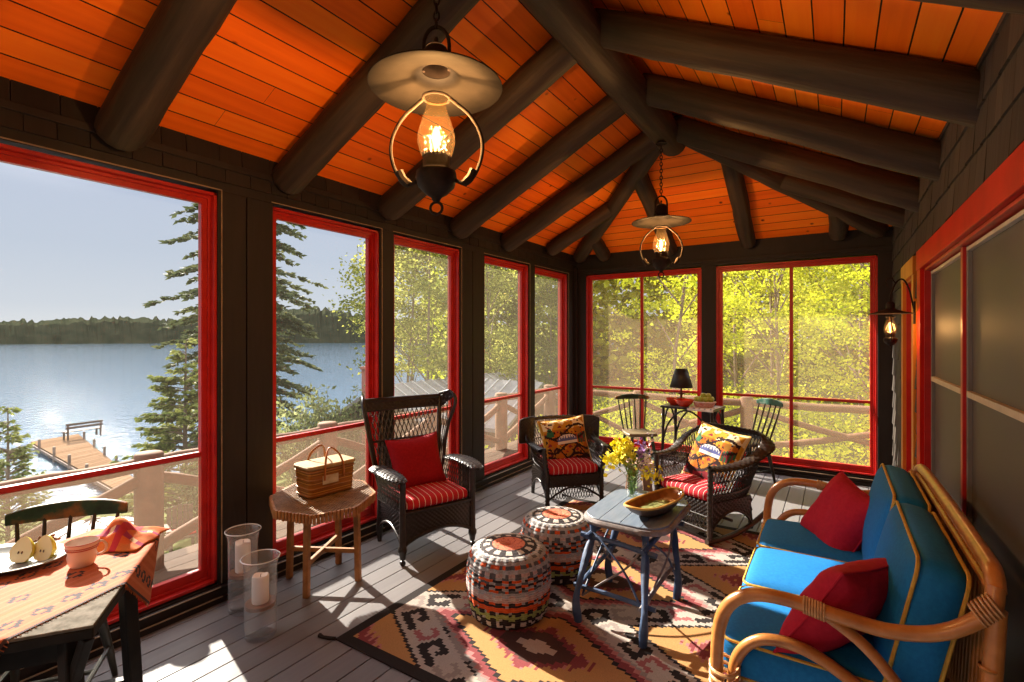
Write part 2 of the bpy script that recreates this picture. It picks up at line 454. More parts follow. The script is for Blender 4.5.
# ---- right wall
DH = 2.10   # head of doors
D1 = (.35, 4.56); D2 = (5.03, 5.62); CW = .145
b = MB()
b.box2((XR, YF, DH), (XR + .17, YB + T, EAVE + .1)); b.box2((XR, D2[1], -.1), (XR + .17, YB + T, DH))
b.box2((XR, D1[1], -.1), (XR + .17, D2[0], DH)); b.box2((XR, YF, -.1), (XR + .17, D1[0], DH))
b.box2((XR + .17, YF, -.1), (XR + .22, YB, DH + .1))
struct(b.build('wall_right', M['dark']))
def skipr(s0, s1, z0, z1):
    for d in (D1, D2):
        if s1 > d[0] - CW * .8 and s0 < d[1] + CW * .8 and z0 < DH + .10: return True
    return False
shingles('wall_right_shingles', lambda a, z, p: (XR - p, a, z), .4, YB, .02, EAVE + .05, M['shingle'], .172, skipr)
def casing(nm, d, cw0, cw1, mt='casing'):
    b = MB(); x0, x1 = XR - .024, XR + .005
    b.box2((x0, d[0] - cw0, 0), (x1, d[0], DH)); b.box2((x0, d[1], 0), (x1, d[1] + cw1, DH))
    b.box2((x0 - .004, d[0] - cw0, DH), (x1, d[1] + cw1, DH + .14))
    return struct(b.build(nm, M[mt], bevel=.003))
casing('trim_3', D1, CW, .16); casing('trim_4', D2, .115, .115, 'casing_orange')
d2 = empty('door_2'); d2['kind'] = 'structure'
b = MB(); b.box2((XR + .0, D2[0], 0), (XR + .15, D2[0] + .02, DH)); b.box2((XR, D2[1] - .02, 0), (XR + .15, D2[1], DH)); b.box2((XR, D2[0], DH - .02), (XR + .15, D2[1], DH)); b.build('jamb', M['red'], d2)
b = MB(); b.box2((XR + .07, D2[0] + .02, .01), (XR + .11, D2[1] - .02, DH - .02))
for z0, z1 in ((.2, .95), (1.1, 1.95)):
    b.box2((XR + .06, D2[0] + .1, z0), (XR + .075, D2[1] - .1, z0 + .02)); b.box2((XR + .06, D2[0] + .1, z1), (XR + .075, D2[1] - .1, z1 + .02))
b.build('door_leaf', M['red'], d2, bevel=.003)
# screened sliding doors
m, nt, bb, out = newmat('grey_door_screen')
bb.inputs['Base Color'].default_value = (.105,.098,.090,1); bb.inputs['Roughness'].default_value = .5; bb.inputs['Specular IOR Level'].default_value = .12
co = coords(nt); w_ = N(nt, 'ShaderNodeTexNoise', i_Scale=220.0); nt.links.new(co, w_.inputs[0]); bump(nt, bb, w_.outputs[0], .25, .002)
M['door_screen'] = m
d1 = empty('door_1'); d1['kind'] = 'structure'
b = MB()
b.box2((XR, D1[1] - .018, 0), (XR + .15, D1[1], DH)); b.box2((XR, D1[0], DH - .018), (XR + .15, D1[1], DH)); b.box2((XR, D1[0], 0), (XR + .15, D1[0] + .018, DH))
b.box2((XR + .02, 3.42, 0), (XR + .06, 3.465, DH - .018)); b.build('jamb', M['red'], d1, bevel=.002)
PAN = [(3.465, 4.54, .035), (2.28, 3.42, .035), (1.2, 2.28, .02), (.37, 1.2, .035)]
for (y0, y1, dx) in PAN:
    xx = XR + dx
    b = MB(); s = .075 if dx > .03 else .11
    s1 = .03
    b.box2((xx, y0, .04), (xx + .03, y0 + s, DH - .02)); b.box2((xx, y1 - s1, .04), (xx + .03, y1, DH - .02))
    b.box2((xx, y0, .04), (xx + .03, y1, .14))
    f = b.build('stile_frame', M['grey_paint'], d1, bevel=.002)
    b = MB(); b.box2((xx - .004, y0 + s, DH - .047), (xx + .02, y1 - s1, DH - .03)); b.box2((xx - .004, y0 + s, 1.315), (xx + .02, y1 - s1, 1.345))
    b.build('cream_rail', M['cream'], d1)
    b = MB(); b.add([(xx + .018, y0 + s, .14), (xx + .018, y1 - s1, .14), (xx + .018, y1 - s1, DH - .02), (xx + .018, y0 + s, DH - .02)], [(0,1,2,3)])
    b.build('door_screen', M['door_screen'], d1)
# front wall behind the camera: unseen gable, its wide opening made to let sky light in
b = MB()
for (x0, x1, z0, z1) in ((XL - T, -2.7, -.1, 2.9), (.1, XR + T, -.1, 2.9), (-2.7, .1, 2.3, 2.9), (-2.7, .1, -.1, .9)): b.box2((x0, YF - .15, z0), (x1, YF, z1))
b.add([(XL - T, YF - .07, 2.85), (XR + T, YF - .07, 2.85), (XM, YF - .07, RIDGE_Z + .1)], [(0,1,2)])
struct(b.build('wall_front', M['dark']))

# ---- log rafters and ridge
def log(nm, a, c, r0, r1, n=14, segs=14, round_end=True, mat='log'):
    a, c = V(a), V(c); pts = []; rs = []
    sd = random.random() * 50
    for i in range(segs + 1):
        t = i / segs; p = a.lerp(c, t)
        pts.append(p + V((mnoise.noise(V((sd, t*3, 0))), mnoise.noise(V((sd, t*3, 9))), mnoise.noise(V((sd, t*3, 5))))) * .012)
        rs.append(lerp(r0, r1, t) * (1 + .07 * mnoise.noise(V((t*4, sd, 3)))))
    if round_end:
        d = (c - a).normalized()
        for k_, q in ((.02, .96), (.045, .82), (.062, .55), (.068, .2)): pts.append(c + d * k_); rs.append(r1 * q)
    mt = (c - a).to_track_quat('Z', 'Y').to_matrix().to_4x4(); mt.translation = a; inv = mt.inverted()
    b = MB(); b.tube([inv @ p for p in pts], rs, n, jit=.07, seed=sd)
    o = b.build(nm, M[mat], smooth=True, ang=60); o.matrix_world = mt
    return struct(o)
log('log_beam', (XM, YF, 3.55), (XM, 5.04, 3.53), .14, .135, 16, 26)
def rafter(y, side, r=.108):
    xw = XL + .07 if side < 0 else XR - .07
    d0 = .07; z0 = ceil_z(d0) - r * CLEN - .005; z1 = RIDGE_Z - r * CLEN - .02
    e_ = (xw - .02, y, z0 - .012) if side < 0 else (xw + .12, y, z0 - PITCH * .12)
    log('log_beam', (XM + side * .05, y, z1 - PITCH * .05), e_, r, r * 1.04)
for y in (-1.75, -.80, .17, 1.13, 2.09, 3.02, 3.95, 4.84):
    rafter(y, -1); rafter(y + (-.03), 1)
HX, HY = XM, YB - HALF
def hip(cx):
    r = .096; s = 1 if cx > XM else -1
    a = V((HX + s*.03, HY + .03, RIDGE_Z - r*1.15 - .02)); c = V((cx - s*.14, YB - .14, EAVE + PITCH*.14 - r*1.15))
    log('log_beam', a, c, r, r)
hip(XL); hip(XR)
def jack(x0, y0, x1, y1, r=.092):
    d0 = min(x0 - XL, XR - x0, YB - y0); d1 = min(x1 - XL, XR - x1, YB - y1)
    log('log_beam', (x0, y0, ceil_z(d0) - r*CLEN), (x1, y1, ceil_z(d1) - r*CLEN), r, r)
jack(XL + .93, 5.78, XL + .12, 5.78); jack(XR - .95, 5.72, XR + .03, 5.72)
for x in (XM - .46, XM + .46): jack(x, YB - (HALF - .46) + .02, x, YB - .12)
for x in (XM - 1.37, XM + 1.37): jack(x, YB - (HALF - 1.37) + .02, x, YB - .12)
# ================================================================ seating
M['wicker'] = noisemat('dark_brown_wicker', (.008,.0055,.0045), (.024,.016,.012), 40, rough=.36, bumpk=.4, bd=.003, spec=.5)
M['wicker2'] = noisemat('brown_wicker', (.014,.010,.008), (.040,.029,.023), 40, rough=.36, bumpk=.4, bd=.003, spec=.55)
M['red_cloth'] = noisemat('crimson_cloth', (.22,.004,.010), (.30,.007,.014), 60, rough=.8, bumpk=.25, bd=.003, spec=.15)
M['red_cloth2'] = noisemat('crimson_sofa_cloth', (.33,.008,.026), (.42,.014,.036), 60, rough=.8, bumpk=.25, bd=.003, spec=.15)
M['blue_cloth'] = noisemat('bright_blue_cloth', (.004,.125,.36), (.008,.165,.44), 70, rough=.75, bumpk=.2, bd=.003, spec=.2)
M['gold_pipe'] = noisemat('yellow_piping', (.42,.25,.03), (.55,.34,.05), 60, rough=.7, bumpk=.2)
M['rattan'] = noisemat('honey_rattan', (.32,.115,.022), (.52,.22,.055), 14, (1,1,1), rough=.3, bumpk=.15, c3=(.60,.30,.09), bd=.004, spec=.6)
M['rattan_wrap'] = noisemat('rattan_binding', (.36,.17,.06), (.55,.32,.14), 60, rough=.4, bumpk=.4, bd=.003)
def stripemat(name, period, stops, axis=0, rough=.8):
    m, nt, b, out = newmat(name)
    tc = N(nt, 'ShaderNodeTexCoord'); sp = N(nt, 'ShaderNodeSeparateXYZ'); nt.links.new(tc.outputs['Object'], sp.inputs[0])
    md = N(nt, 'ShaderNodeMath', operation='MULTIPLY'); md.inputs[1].default_value = 1 / period; nt.links.new(sp.outputs[axis], md.inputs[0])
    fr = N(nt, 'ShaderNodeMath', operation='FRACT'); nt.links.new(md.outputs[0], fr.inputs[0])
    c = ramp(nt, fr.outputs[0], stops); 
    for n in nt.nodes:
        if n.type == 'VALTORGB': n.color_ramp.interpolation = 'CONSTANT'
    nt.links.new(c, b.inputs['Base Color']); b.inputs['Roughness'].default_value = rough; b.inputs['Specular IOR Level'].default_value = .2
    n = N(nt, 'ShaderNodeTexNoise', i_Scale=250.0); nt.links.new(tc.outputs['Object'], n.inputs[0]); bump(nt, b, n.outputs[0], .3, .002)
    return m
RD, RD2, WH, DK = (.44,.012,.022), (.30,.008,.016), (.72,.62,.55), (.05,.01,.02)
M['stripe'] = stripemat('red_ticking_stripe', .046, [(0,RD),(.40,RD2),(.46,WH),(.56,RD2),(.62,RD)])

def wpanel(b, fn, nu, nv, amp=.0035, k=2):
    """woven panel over fn(u,v) -> point; nu x nv strands"""
    nu = max(2, int(nu * .6)); nv = max(2, int(nv * .6)); amp = amp * 1.9
    def g(u, v):
        p = V(fn(u, v)); e = 1e-3
        du = V(fn(min(u + e, 1), v)) - V(fn(max(u - e, 0), v)); dv = V(fn(u, min(v + e, 1))) - V(fn(u, max(v - e, 0)))
        n = du.cross(dv); n = n.normalized() if n.length > 1e-12 else V((0,0,1))
        return p + n * amp * math.sin(PI * (u * nu + .5)) * math.sin(PI * (v * nv + .5)) * 1.3
    b.grid(g, nu * k, nv * k)
def lattice(b, fn, nu, nv, slant, r=.003, k=8, both=True, n=5):
    """crossed diagonal canes over fn(u,v)"""
    for sgn in ((1, -1) if both else (1,)):
        i = -int(slant * nu) - 1
        while i <= nu + int(slant * nu) + 1:
            pts = []
            for j in range(k + 1):
                v = j / k; u = (i + .5) / nu + sgn * slant * (v - .5)
                if -.001 <= u <= 1.001: pts.append(fn(min(max(u, 0), 1), v))
            if len(pts) > 1: b.tube(pts, r, n, cap=False)
            i += 1
def pillow(w, d, h, seed=0, n=34, pinch=.10, wr=.006):
    """knife-edge pillow in local XY, thickness along Z"""
    b = MB()
    def f(sign):
        def g(u, v):
            x, y = u*2 - 1, v*2 - 1
            e = max(0, (1 - x**4) * (1 - y**4)) ** .62
            px = x * w/2 * (1 - pinch * (1 - y*y) * abs(x)); py = y * d/2 * (1 - pinch * (1 - x*x) * abs(y))
            nz = mnoise.noise(V((px*5 + seed, py*5, seed + sign))) * wr * 1.6 + mnoise.noise(V((px*14 + seed, py*14, seed))) * wr * .7 + (mnoise.noise(V((px*26 + py*9 + seed, py*8, seed))) * wr * .6)
            return (px, py, sign * (h/2 * e + .002) + nz * e)
        return g
    b.grid(f(1), n, n); o = len(b.v); b.grid(f(-1), n, n)
    b.f[n*n:] = [q[::-1] for q in b.f[n*n:]]
    # welt: edge strip joining the halves
    idx = [i for i in range(n + 1)] + [(j*(n+1) + n) for j in range(1, n + 1)] + [n*(n+1) + i for i in range(n - 1, -1, -1)] + [j*(n+1) for j in range(n - 1, 0, -1)]
    for a, c in zip(idx, idx[1:] + idx[:1]): b.f.append([c, a, o + a, o + c]); b.mi.append(0); b.c.append(None)
    edge = [V((b.v[i][0], b.v[i][1], 0)) for i in idx]
    return b, edge
def pillow_matrix(loc, fwd, tilt, roll=0):
    """pillow face normal (local +Z) leaning back from horizontal direction fwd by tilt; local Y is up"""
    f = V((fwd[0], fwd[1], 0)).normalized(); n = (f * math.cos(tilt) + V((0,0,1)) * math.sin(tilt)).normalized()
    side = V((0,0,1)).cross(f).normalized(); up = n.cross(side).normalized()
    m = Matrix((side, up, n)).transposed().to_4x4()
    return Matrix.Translation(V(loc)) @ m @ Matrix.Rotation(roll, 4, 'Z')
def box_cushion(w, d, h, r=.035, crown=.02, n=14, seed=0, wr=.004):
    bm = bmesh.new(); bmesh.ops.create_cube(bm, size=2); bmesh.ops.subdivide_edges(bm, edges=bm.edges[:], cuts=n, use_grid_fill=True)
    H = V((w/2, d/2, h/2))
    for v in bm.verts:
        t = V([math.copysign(1 - (1 - abs(c))**1.7, c) for c in v.co])
        p = V([t[i]*H[i] for i in range(3)]); q = V([max(-(H[i]-r), min(H[i]-r, p[i])) for i in range(3)])
        dv = p - q
        if dv.length > 1e-9: p = q + dv.normalized() * r
        k = max(0, 1 - (p.x/H.x)**2) * max(0, 1 - (p.y/H.y)**2)
        k2 = max(0, 1 - (p.x/H.x)**2) * max(0, 1 - (p.z/H.z)**2); k3 = max(0, 1 - (p.y/H.y)**2) * max(0, 1 - (p.z/H.z)**2)
        p.z += crown * (k ** .7) * (1 if p.z > 0 else -.5); p.y += crown * .4 * k2 * (1 if p.y > 0 else -1); p.x += crown * .4 * k3 * (1 if p.x > 0 else -1)
        nz = mnoise.noise(V((p.x*6 + seed, p.y*6, p.z*6))) * wr
        v.co = p + p.normalized() * nz
    b = MB(); bm.verts.index_update()
    b.add([v.co.copy() for v in bm.verts], [[v.index for v in f.verts] for f in bm.faces]); bm.free()
    return b
def rrect_loop(w, d, r, z, n=6):
    pts = []
    for cx, cy, a0 in ((w/2-r, d/2-r, 0), (-w/2+r, d/2-r, 90), (-w/2+r, -d/2+r, 180), (w/2-r, -d/2+r, 270)):
        for i in range(n + 1):
            a = R(a0 + 90*i/n); pts.append(V((cx + r*math.cos(a), cy + r*math.sin(a), z)))
    out = []
    for a, c in zip(pts, pts[1:] + pts[:1]):
        k = max(1, int((c - a).length / .05))
        for i in range(k): out.append(a.lerp(c, i / k))
    return out
def face_rz(f): return math.atan2(f[0], -f[1])
def loc2w(o, p):
    return Matrix.Translation(o.location) @ o.rotation_euler.to_matrix().to_4x4() @ V(p)

# ---------------------------------------------------------------- tall wing chair (front = local -Y)
WF = V((.935,-.355,0))
wc = empty('wicker_wing_chair', (-2.715, 2.955, 0), face_rz(WF), 'tall dark wicker wing chair with an open lattice back, by the left windows', 'chair')
b = MB()
def seat_fr(u, v): return (lerp(-.285,.285,u), -.265 - .012*math.sin(PI*u), .365 - v*(.235 - .085*math.sin(PI*u)**.8))
wpanel(b, seat_fr, 54, 18); 
for s in (-1, 1):
    wpanel(b, lambda u, v, s=s: (s*lerp(.29,.25,u), lerp(-.26,.25,u), .365 - v*(.245 - .10*math.sin(PI*u)**.8)), 40, 18)
b.rbox((0, 0, .35), (.55,.51,.03), .012); b.build('seat_apron', M['wicker'], wc, smooth=True, ang=60)
b = MB()
b.tube([seat_fr(u/14, 1.0) for u in range(15)], .012, 7); b.tube([seat_fr(u/14, 0) for u in range(15)], .013, 7)
for s in (-1, 1):
    b.tube([(s*lerp(.29,.25,u/10), lerp(-.26,.25,u/10), .12 + .10*math.sin(PI*u/10)**.8) for u in range(11)], .011, 7)
b.build('apron_edge', M['wicker'], wc, smooth=True)
for s in (-1, 1):
    b = MB(); b.tube([(s*.29,-.265,.60),(s*.29,-.265,.14),(s*.29,-.265,.135),(s*.29,-.265,.12),(s*.29,-.265,.10),(s*.29,-.265,.085),(s*.29,-.265,.06),(s*.29,-.265,.045)], [.022,.024,.027,.033,.033,.026,.022,.018], 10)
    b.tube([(s*.29,-.275,.020),(s*.29,-.255,.020)], .020, 10); b.build('leg', M['wicker'], wc, smooth=True, ang=50)
    b = MB(); b.tube([(s*.25,.25,.36),(s*.25,.255,.15),(s*.25,.255,.1),(s*.25,.256,.07),(s*.25,.257,.0)], [.02,.022,.03,.024,.016], 10); b.build('leg', M['wicker'], wc, smooth=True, ang=50)
# back: fn over the back plane
def bk(u, v):
    hw = lerp(.235, .345, v ** .8); x = lerp(-hw, hw, u)
    return (x, .225 + .14*v - .03*math.cos(PI*(u - .5)) * 0 + .02*(1 - (2*u-1)**2), lerp(.37, 1.10, v))
b = MB(); lattice(b, lambda u, v: bk(lerp(.04,.96,u), lerp(.02,.9,v)), 15, 12, .42, .0042, 14); b.build('back_lattice', M['wicker'], wc, smooth=True)
b = MB(); b.tube([bk(i/12, .56) for i in range(13)], .0085, 7); b.build('cane_bar', M['wicker'], wc, smooth=True); b = MB(); b.tube([bk(i/12, .02) for i in range(13)], .014, 7)
b.build('cane_bar', M['wicker'], wc, smooth=True); b = MB()
for q_ in (.012, -.014):
    wpanel(b, lambda u, v: V(bk(u if q_ > 0 else 1-u, lerp(.9, 1.0, v))) + V((0, q_, 0)), 50, 6, .004); b.build('top_band', M['wicker'], wc, smooth=True, ang=60); b = MB()
b.tube([V(bk(i/14, 1.0)) for i in range(15)], .022, 9); b.tube([V(bk(i/14, .9)) for i in range(15)], .014, 8)
b.build('top_rail', M['wicker'], wc, smooth=True, ang=60)
for s in (-1, 1):
    b = MB(); u0 = 0 if s < 0 else 1
    b.tube([bk(u0, v/10) for v in range(11)], .020, 9)
    # the wing: an S-edged panel that comes forward from the back post, widest at its rolled ear
    prof = [(0,.03),(.22,.04),(.34,.055),(.5,.065),(.7,.10),(.85,.15),(.95,.175),(1.02,.16),(1.07,.10)]
    ps = [V(bk(u0, min(v, 1))) + V((s*.35*q*.8 + s*.012, -q, max(0, v - 1) * .73)) for v, q in prof]; ps = spline(ps, 5)
    inner = [V(bk(u0, 1.0 * i / (len(ps)-1))) for i in range(len(ps))]
    b.tube(ps, .014, 8); b.tube([ps[-1], V(bk(u0, 1.03)) , V(bk(u0, 1.0))], .014, 8)
    def wing(u, v): 
        k = v * (len(ps) - 1); i = min(int(k), len(ps) - 2); f = k - i
        return inner[i].lerp(inner[i+1], f).lerp(ps[i].lerp(ps[i+1], f), u)
    lattice(b, wing, 4, 24, .5, .0035, 24); wpanel(b, lambda u, v: wing(u, .86 + .14*v), 8, 8, .003)
    b.build('wing', M['wicker'], wc, smooth=True, ang=60)
    # arm: wide woven pad on a flared side
    b = MB()
    def pad(u, v):
        y = lerp(-.33, .20, v); w = .058 + .016*math.sin(PI*min(1, (1-v)*1.1)); cx = s*(.315 + .02*math.sin(PI*(1-v)))
        a = 2*PI*u; e = min(1, (1 - abs(2*v-1)**6) + .02)
        return (cx + w*math.cos(a)*e**.5, y, .605 + .02*math.sin(PI*v) + .017*math.sin(a)*e**.5)
    wpanel(b, pad, 26, 44, .0028); b.build('arm', M['wicker2'], wc, smooth=True, ang=70)
    b = MB()
    def sidep(u, v): return (s*lerp(.287, lerp(.33,.30,u), v**1.4), lerp(-.27,.21,u), lerp(.36,.60,v))
    lattice(b, sidep, 16, 6, .18, .0035, 7); wpanel(b, lambda u, v: sidep(u, v*.25), 34, 5); 
    b.build('side_panel', M['wicker'], wc, smooth=True, ang=60)
b = box_cushion(.52,.50,.075, .03, .02, 12, 3); o = b.build('seat_cushion', M['stripe'], None, smooth=True, ang=0)
o.matrix_world = Matrix.Translation(loc2w(wc, (0,-.015,.41))) @ Matrix.Rotation(wc.rotation_euler.z, 4, 'Z')
tag(o, 'red and white striped cushion on the seat of the tall wing chair', 'cushion', 'striped seat cushions')
b, edge = pillow(.45,.42,.15, 1); o = b.build('throw_pillow', M['red_cloth'], None, smooth=True, ang=0)
o.matrix_world = pillow_matrix(loc2w(wc, (-.01,.085,.625)), WF, R(20), R(3)); tag(o, 'plain crimson square pillow leaning in the tall wing chair', 'pillow', 'throw pillows')
bb_ = MB(); bb_.tube(edge, .005, 6, closed=True); bb_.build('piping', M['red_cloth'], o, smooth=True)

# ---------------------------------------------------------------- low wicker armchair / rocker
def wicker_tub(name, loc, fwd, label, cat, rocker=False, mat='wicker', zb=.76, za=.58, zs=.30, flare=.0):
    e = empty(name, loc, face_rz(fwd), label, cat)
    lift = .045 if rocker else 0
    m = M[mat]
    if rocker: rimk = [(-.285,-.29,za),(-.305,-.14,za-.005),(-.335,.03,za+.01),(-.365,.17,za+.07),(-.365,.30,zb-.05),(-.28,.385,zb),(-.14,.40,zb+.005),(0,.405,zb+.005)]
    else: rimk = [(-.315,-.27,za-.02),(-.335,-.12,za-.015),(-.345,.03,za-.01),(-.345,.13,za+.02),(-.33,.20,za+.12),(-.30,.27,zb-.02),(-.2,.315,zb+.005),(0,.33,zb+.01)]
    rimk = rimk + [(-p[0], p[1], p[2]) for p in rimk[-2::-1]]
    rim = spline(rimk, 4); nR = len(rim)
    segk = [(-.262,-.26,zs),(-.262,-.1,zs),(-.262,.05,zs),(-.258,.15,zs),(-.245,.22,zs),(-.2,.25,zs),(-.1,.262,zs),(0,.265,zs)]
    segk = segk + [(-p[0], p[1], p[2]) for p in segk[-2::-1]]
    seg = spline(segk, 4)
    def at(L, u):
        k = u * (nR - 1); i = min(int(k), nR - 2); return L[i].lerp(L[i+1], k - i)
    def wall(u, v):
        p = at(seg, u).lerp(at(rim, u), v); return p + V((0,0,-.012*math.sin(PI*v)))
    b = MB(); lattice(b, lambda u, v: wall(u, lerp(.22,1,v)), 60, 10, .05, .0036, 8)
    b.tube([wall(i/48, .22) for i in range(49)], .009, 6); b.tube([wall(i/48, .6) for i in range(49)], .0055, 6)
    b.build('lattice_panel', m, e, smooth=True)
    b = MB(); wpanel(b, lambda u, v: wall(u, lerp(0,.23,v)), 150, 8, .004); b.build('lower_weave', m, e, smooth=True, ang=70)
    # wide woven rim that rolls outward
    b = MB()
    wid = (lambda u: .050 + .035*math.sin(PI*u)**2) if rocker else (lambda u: .052 - .026*math.sin(PI*u)**.5)
    def rimf(u, v):
        p = at(rim, u); q = at(rim, min(u + .01, 1)) - at(rim, max(u - .01, 0)); q.z *= 1; t = q.normalized()
        o_ = t.cross(V((0,0,1))); o_ = o_.normalized() * -1
        if o_.dot(V((p.x, p.y - .0, 0))) < 0: o_ = -o_
        up = V((0,0,1)); a = 2*PI*v; w = wid(u)
        bk_ = (math.sin(PI*u)**4)
        drop = lerp(.25, .95, bk_)
        d1 = (o_ * 1.0 - up * drop).normalized(); d2 = (up + o_ * drop).normalized()
        return p + d1 * (w * (math.cos(a) * .8 + .25)) + d2 * (.016 * math.sin(a))
    wpanel(b, rimf, 150, 16, .0028); b.build('rolled_rim', m, e, smooth=True, ang=70)
    if not rocker:   # the tall side wings, woven solid
        for s in (0, 1):
            k = -1 if s == 0 else 1; b = MB()
            def g(u, v): return (k*(.27 + .15*u), .20 - .045*u - .02*v*u, lerp(za - .03, zb + .025 - .02*u**4, v))
            wpanel(b, g if k > 0 else (lambda u, v: g(1-u, v)), 14, 22, .003)
            wpanel(b, lambda u, v: V(g(u if k < 0 else 1-u, v)) + V((0,.03,0)), 14, 22, .003)
            loop = [g(u/6, 0) for u in range(7)] + [g(1, v/8) for v in range(1, 9)] + [g(1 - u/6, 1) for u in range(1, 7)]
            b.tube([V(p) + V((0,.015,0)) for p in loop], .017, 8); b.build('wing_panel', m, e, smooth=True, ang=70)
    # front apron, seat deck
    b = MB()
    if rocker:
        wpanel(b, lambda u, v: (lerp(-.27,.27,u), -.272, lerp(zs + .01, zs - .10, v)), 48, 12, .004)
        lattice(b, lambda u, v: (lerp(-.27,.27,u), -.272, lerp(zs - .10, .10, v)), 14, 4, .10, .004, 3)
        b.tube([(-.27,-.272,.10),(.27,-.272,.10)], .010, 7); b.tube([(-.27,-.272,zs-.10),(.27,-.272,zs-.10)], .008, 7)
    else:
        wpanel(b, lambda u, v: (lerp(-.27,.27,u), -.272, lerp(zs + .01, zs - .10, v)), 48, 10, .004)
        lattice(b, lambda u, v: (lerp(-.25,.25,u), -.16, lerp(zs - .10, .05, v)), 18, 4, .10, .004, 3)
        b.tube(bez((-.27,-.272,.08),(-.1,-.272,zs-.10),(-.05,-.272,zs-.10),(.0,-.272,zs-.11), 8), .010, 6); b.tube(bez((.27,-.272,.08),(.1,-.272,zs-.10),(.05,-.272,zs-.10),(.0,-.272,zs-.11), 8), .010, 6)
    b.rbox((0, 0, zs - .01), (.52,.52,.025), .01); b.build('seat_apron', m, e, smooth=True, ang=60)
    for s in (-1, 1):
        b = MB(); rx = abs(rimk[0][0])
        b.tube([(s*rx*.98,-.275,za-.005),(s*lerp(rx,.272,.5),-.275,zs+.12),(s*.272,-.275,zs),(s*.272,-.275,.03 if rocker else .0)], [.022,.019,.021,.019], 9); 
        for i in range(16): 
            z = lerp(.05, za - .03, i/15); b.lathe([(.0215,-.010),(.0245,0),(.0215,.010)], 9, (s*lerp(.272, rx*.98, max(0,(z-zs)/(za-zs))),-.275,z))
        b.build('leg', m, e, smooth=True, ang=60)
        b = MB(); b.tube([(s*.25,.235,zs),(s*.255,.25,.15),(s*.26,.26,.03 if rocker else 0)], .019, 8); b.build('leg', m, e, smooth=True)
        b = MB(); f = lambda u, v: (s*.272, lerp(-.27,.25,u), lerp(zs, zs - .09 - .15*(1 - math.sin(PI*u)**.7), v))
        wpanel(b, f, 40, 10, .0035); b.tube([f(i/14, 1) for i in range(15)], .010, 7); b.build('side_apron', m, e, smooth=True, ang=60)
        if rocker:
            b = MB(); pts = [(s*.272, lerp(-.31,.50,i/20), .021 + .34*((lerp(-.31,.50,i/20) + .12))**2) for i in range(21)]
            b.tube(pts, .021, 8, squash=1); b.build('runner', m, e, smooth=True)
    if rocker: 
        b = MB(); b.tube([(-.27,.0,.14),(.27,.0,.14)], .012, 7); b.build('stretcher', m, e, smooth=True)
    b = box_cushion(.50,.50,.085, .035, .018, 12, 5); o = b.build('seat_cushion', M['stripe'], None, smooth=True, ang=0)
    o.matrix_world = Matrix.Translation(loc2w(e, (0,-.02,zs + .052))) @ Matrix.Rotation(e.rotation_euler.z, 4, 'Z')
    return e, o
AF = V((.72,-.69,0))
ac, cu = wicker_tub('wicker_armchair', (-2.275,4.55,0), AF, 'low dark wicker armchair with broad side wings, near the back left corner', 'chair')
tag(cu, 'red striped cushion on the low armchair near the corner', 'cushion', 'striped seat cushions')
RF = V((-.45,-.89,0))
rk, cu2 = wicker_tub('wicker_rocking_chair', (-.935,4.50,.0), RF, 'brown wicker rocking chair on curved runners, beside the blue sofa', 'rocking chair', True, 'wicker2', .79, .60, .31)
tag(cu2, 'red striped cushion on the rocking chair beside the sofa', 'cushion', 'striped seat cushions')

# pictorial hooked pillows
M['hooked'] = colmat('hooked_pillow_cover', .9, .5, 260)
def hooked(n=60, bright=0):
    OR, YE, GD, BK, GR, BL, WHT, RB, CRM = (.46,.13,.010), (.55,.27,.022), (.36,.16,.018), (.03,.012,.012), (.03,.12,.05), (.10,.12,.30), (.72,.68,.62), (.22,.02,.03), (.80,.66,.38)
    def cf(u, v, back=False):
        if back: return (.45,.22,.05)
        x, y = u*2 - 1, v*2 - 1
        w = mnoise.noise(V((x*2.5, y*2.5, 4)))
        if max(abs(x), abs(y)) > .93: return YE if w > 0 else CRM
        # central medallion: pale lodge shape with a row of blue peaks
        if abs(x) < .42 and -.06 < y < .36:
            arch = .36 - .9*x*x
            if y < arch:
                if y > arch - .06: return BK
                if y < .04: return WHT
                k = (x*9) % 1
                return BL if y < .10 + .16*(1 - abs(2*k - 1)) else WHT
        c1 = y - (.42 + .25*math.sin(x*3.0)); c2 = y + .22 - .18*math.sin(x*4 + 1); c3 = y + .62 - .1*math.sin(x*5)
        c4 = y - .12 - .5*(abs(x) - .55); c5 = y + .45 + .22*math.sin(x*7 + 2)
        for c in (c1, c2, c3, c4 if abs(x) > .45 else 9, c5):
            if abs(c) < .05: return BK
        w2 = mnoise.noise(V((x*7, y*7, 9)))
        if w2 > .38: return BK
        if w2 < -.42: return RB
        if x < -.52 and .25 < y < .62 and abs(x + .68) < (.62 - y) * .5 + .04: return GR
        if x > .45 and abs(y - .1) < .22 and w > -.1: return (GR if (x*8 % 1) < .5 else RB)
        if y < -.66: return BK if w > .05 else RB
        if y < -.3: return OR if w > -.05 else GD
        if y > .55: return CRM if w > 0 else YE
        return YE if w > .12 else (OR if w > -.2 else GD)
    return cf
def hooked_pillow(loc, fwd, tilt, roll, label, s=.44, seed=3):
    n = 56; b, edge = pillow(s, s, .16, seed, n, .08, .006); cf = hooked()
    for j in range(n):
        for i in range(n): b.c[j*n + i] = cf((i + .5)/n, (j + .5)/n); b.c[n*n + j*n + i] = (.45,.22,.05)
    for k in range(2*n*n, len(b.c)): b.c[k] = (.70,.45,.12)
    b.usec = True
    o = b.build('hooked_pillow', M['hooked'], None, smooth=True, ang=0); o.matrix_world = pillow_matrix(loc, fwd, tilt, roll)
    tag(o, label, 'pillow', 'throw pillows')
    q = MB(); q.color((.75,.50,.16)); q.tube(edge, .006, 6, closed=True); q.build('piping', M['hooked'], o, smooth=True)
    return o
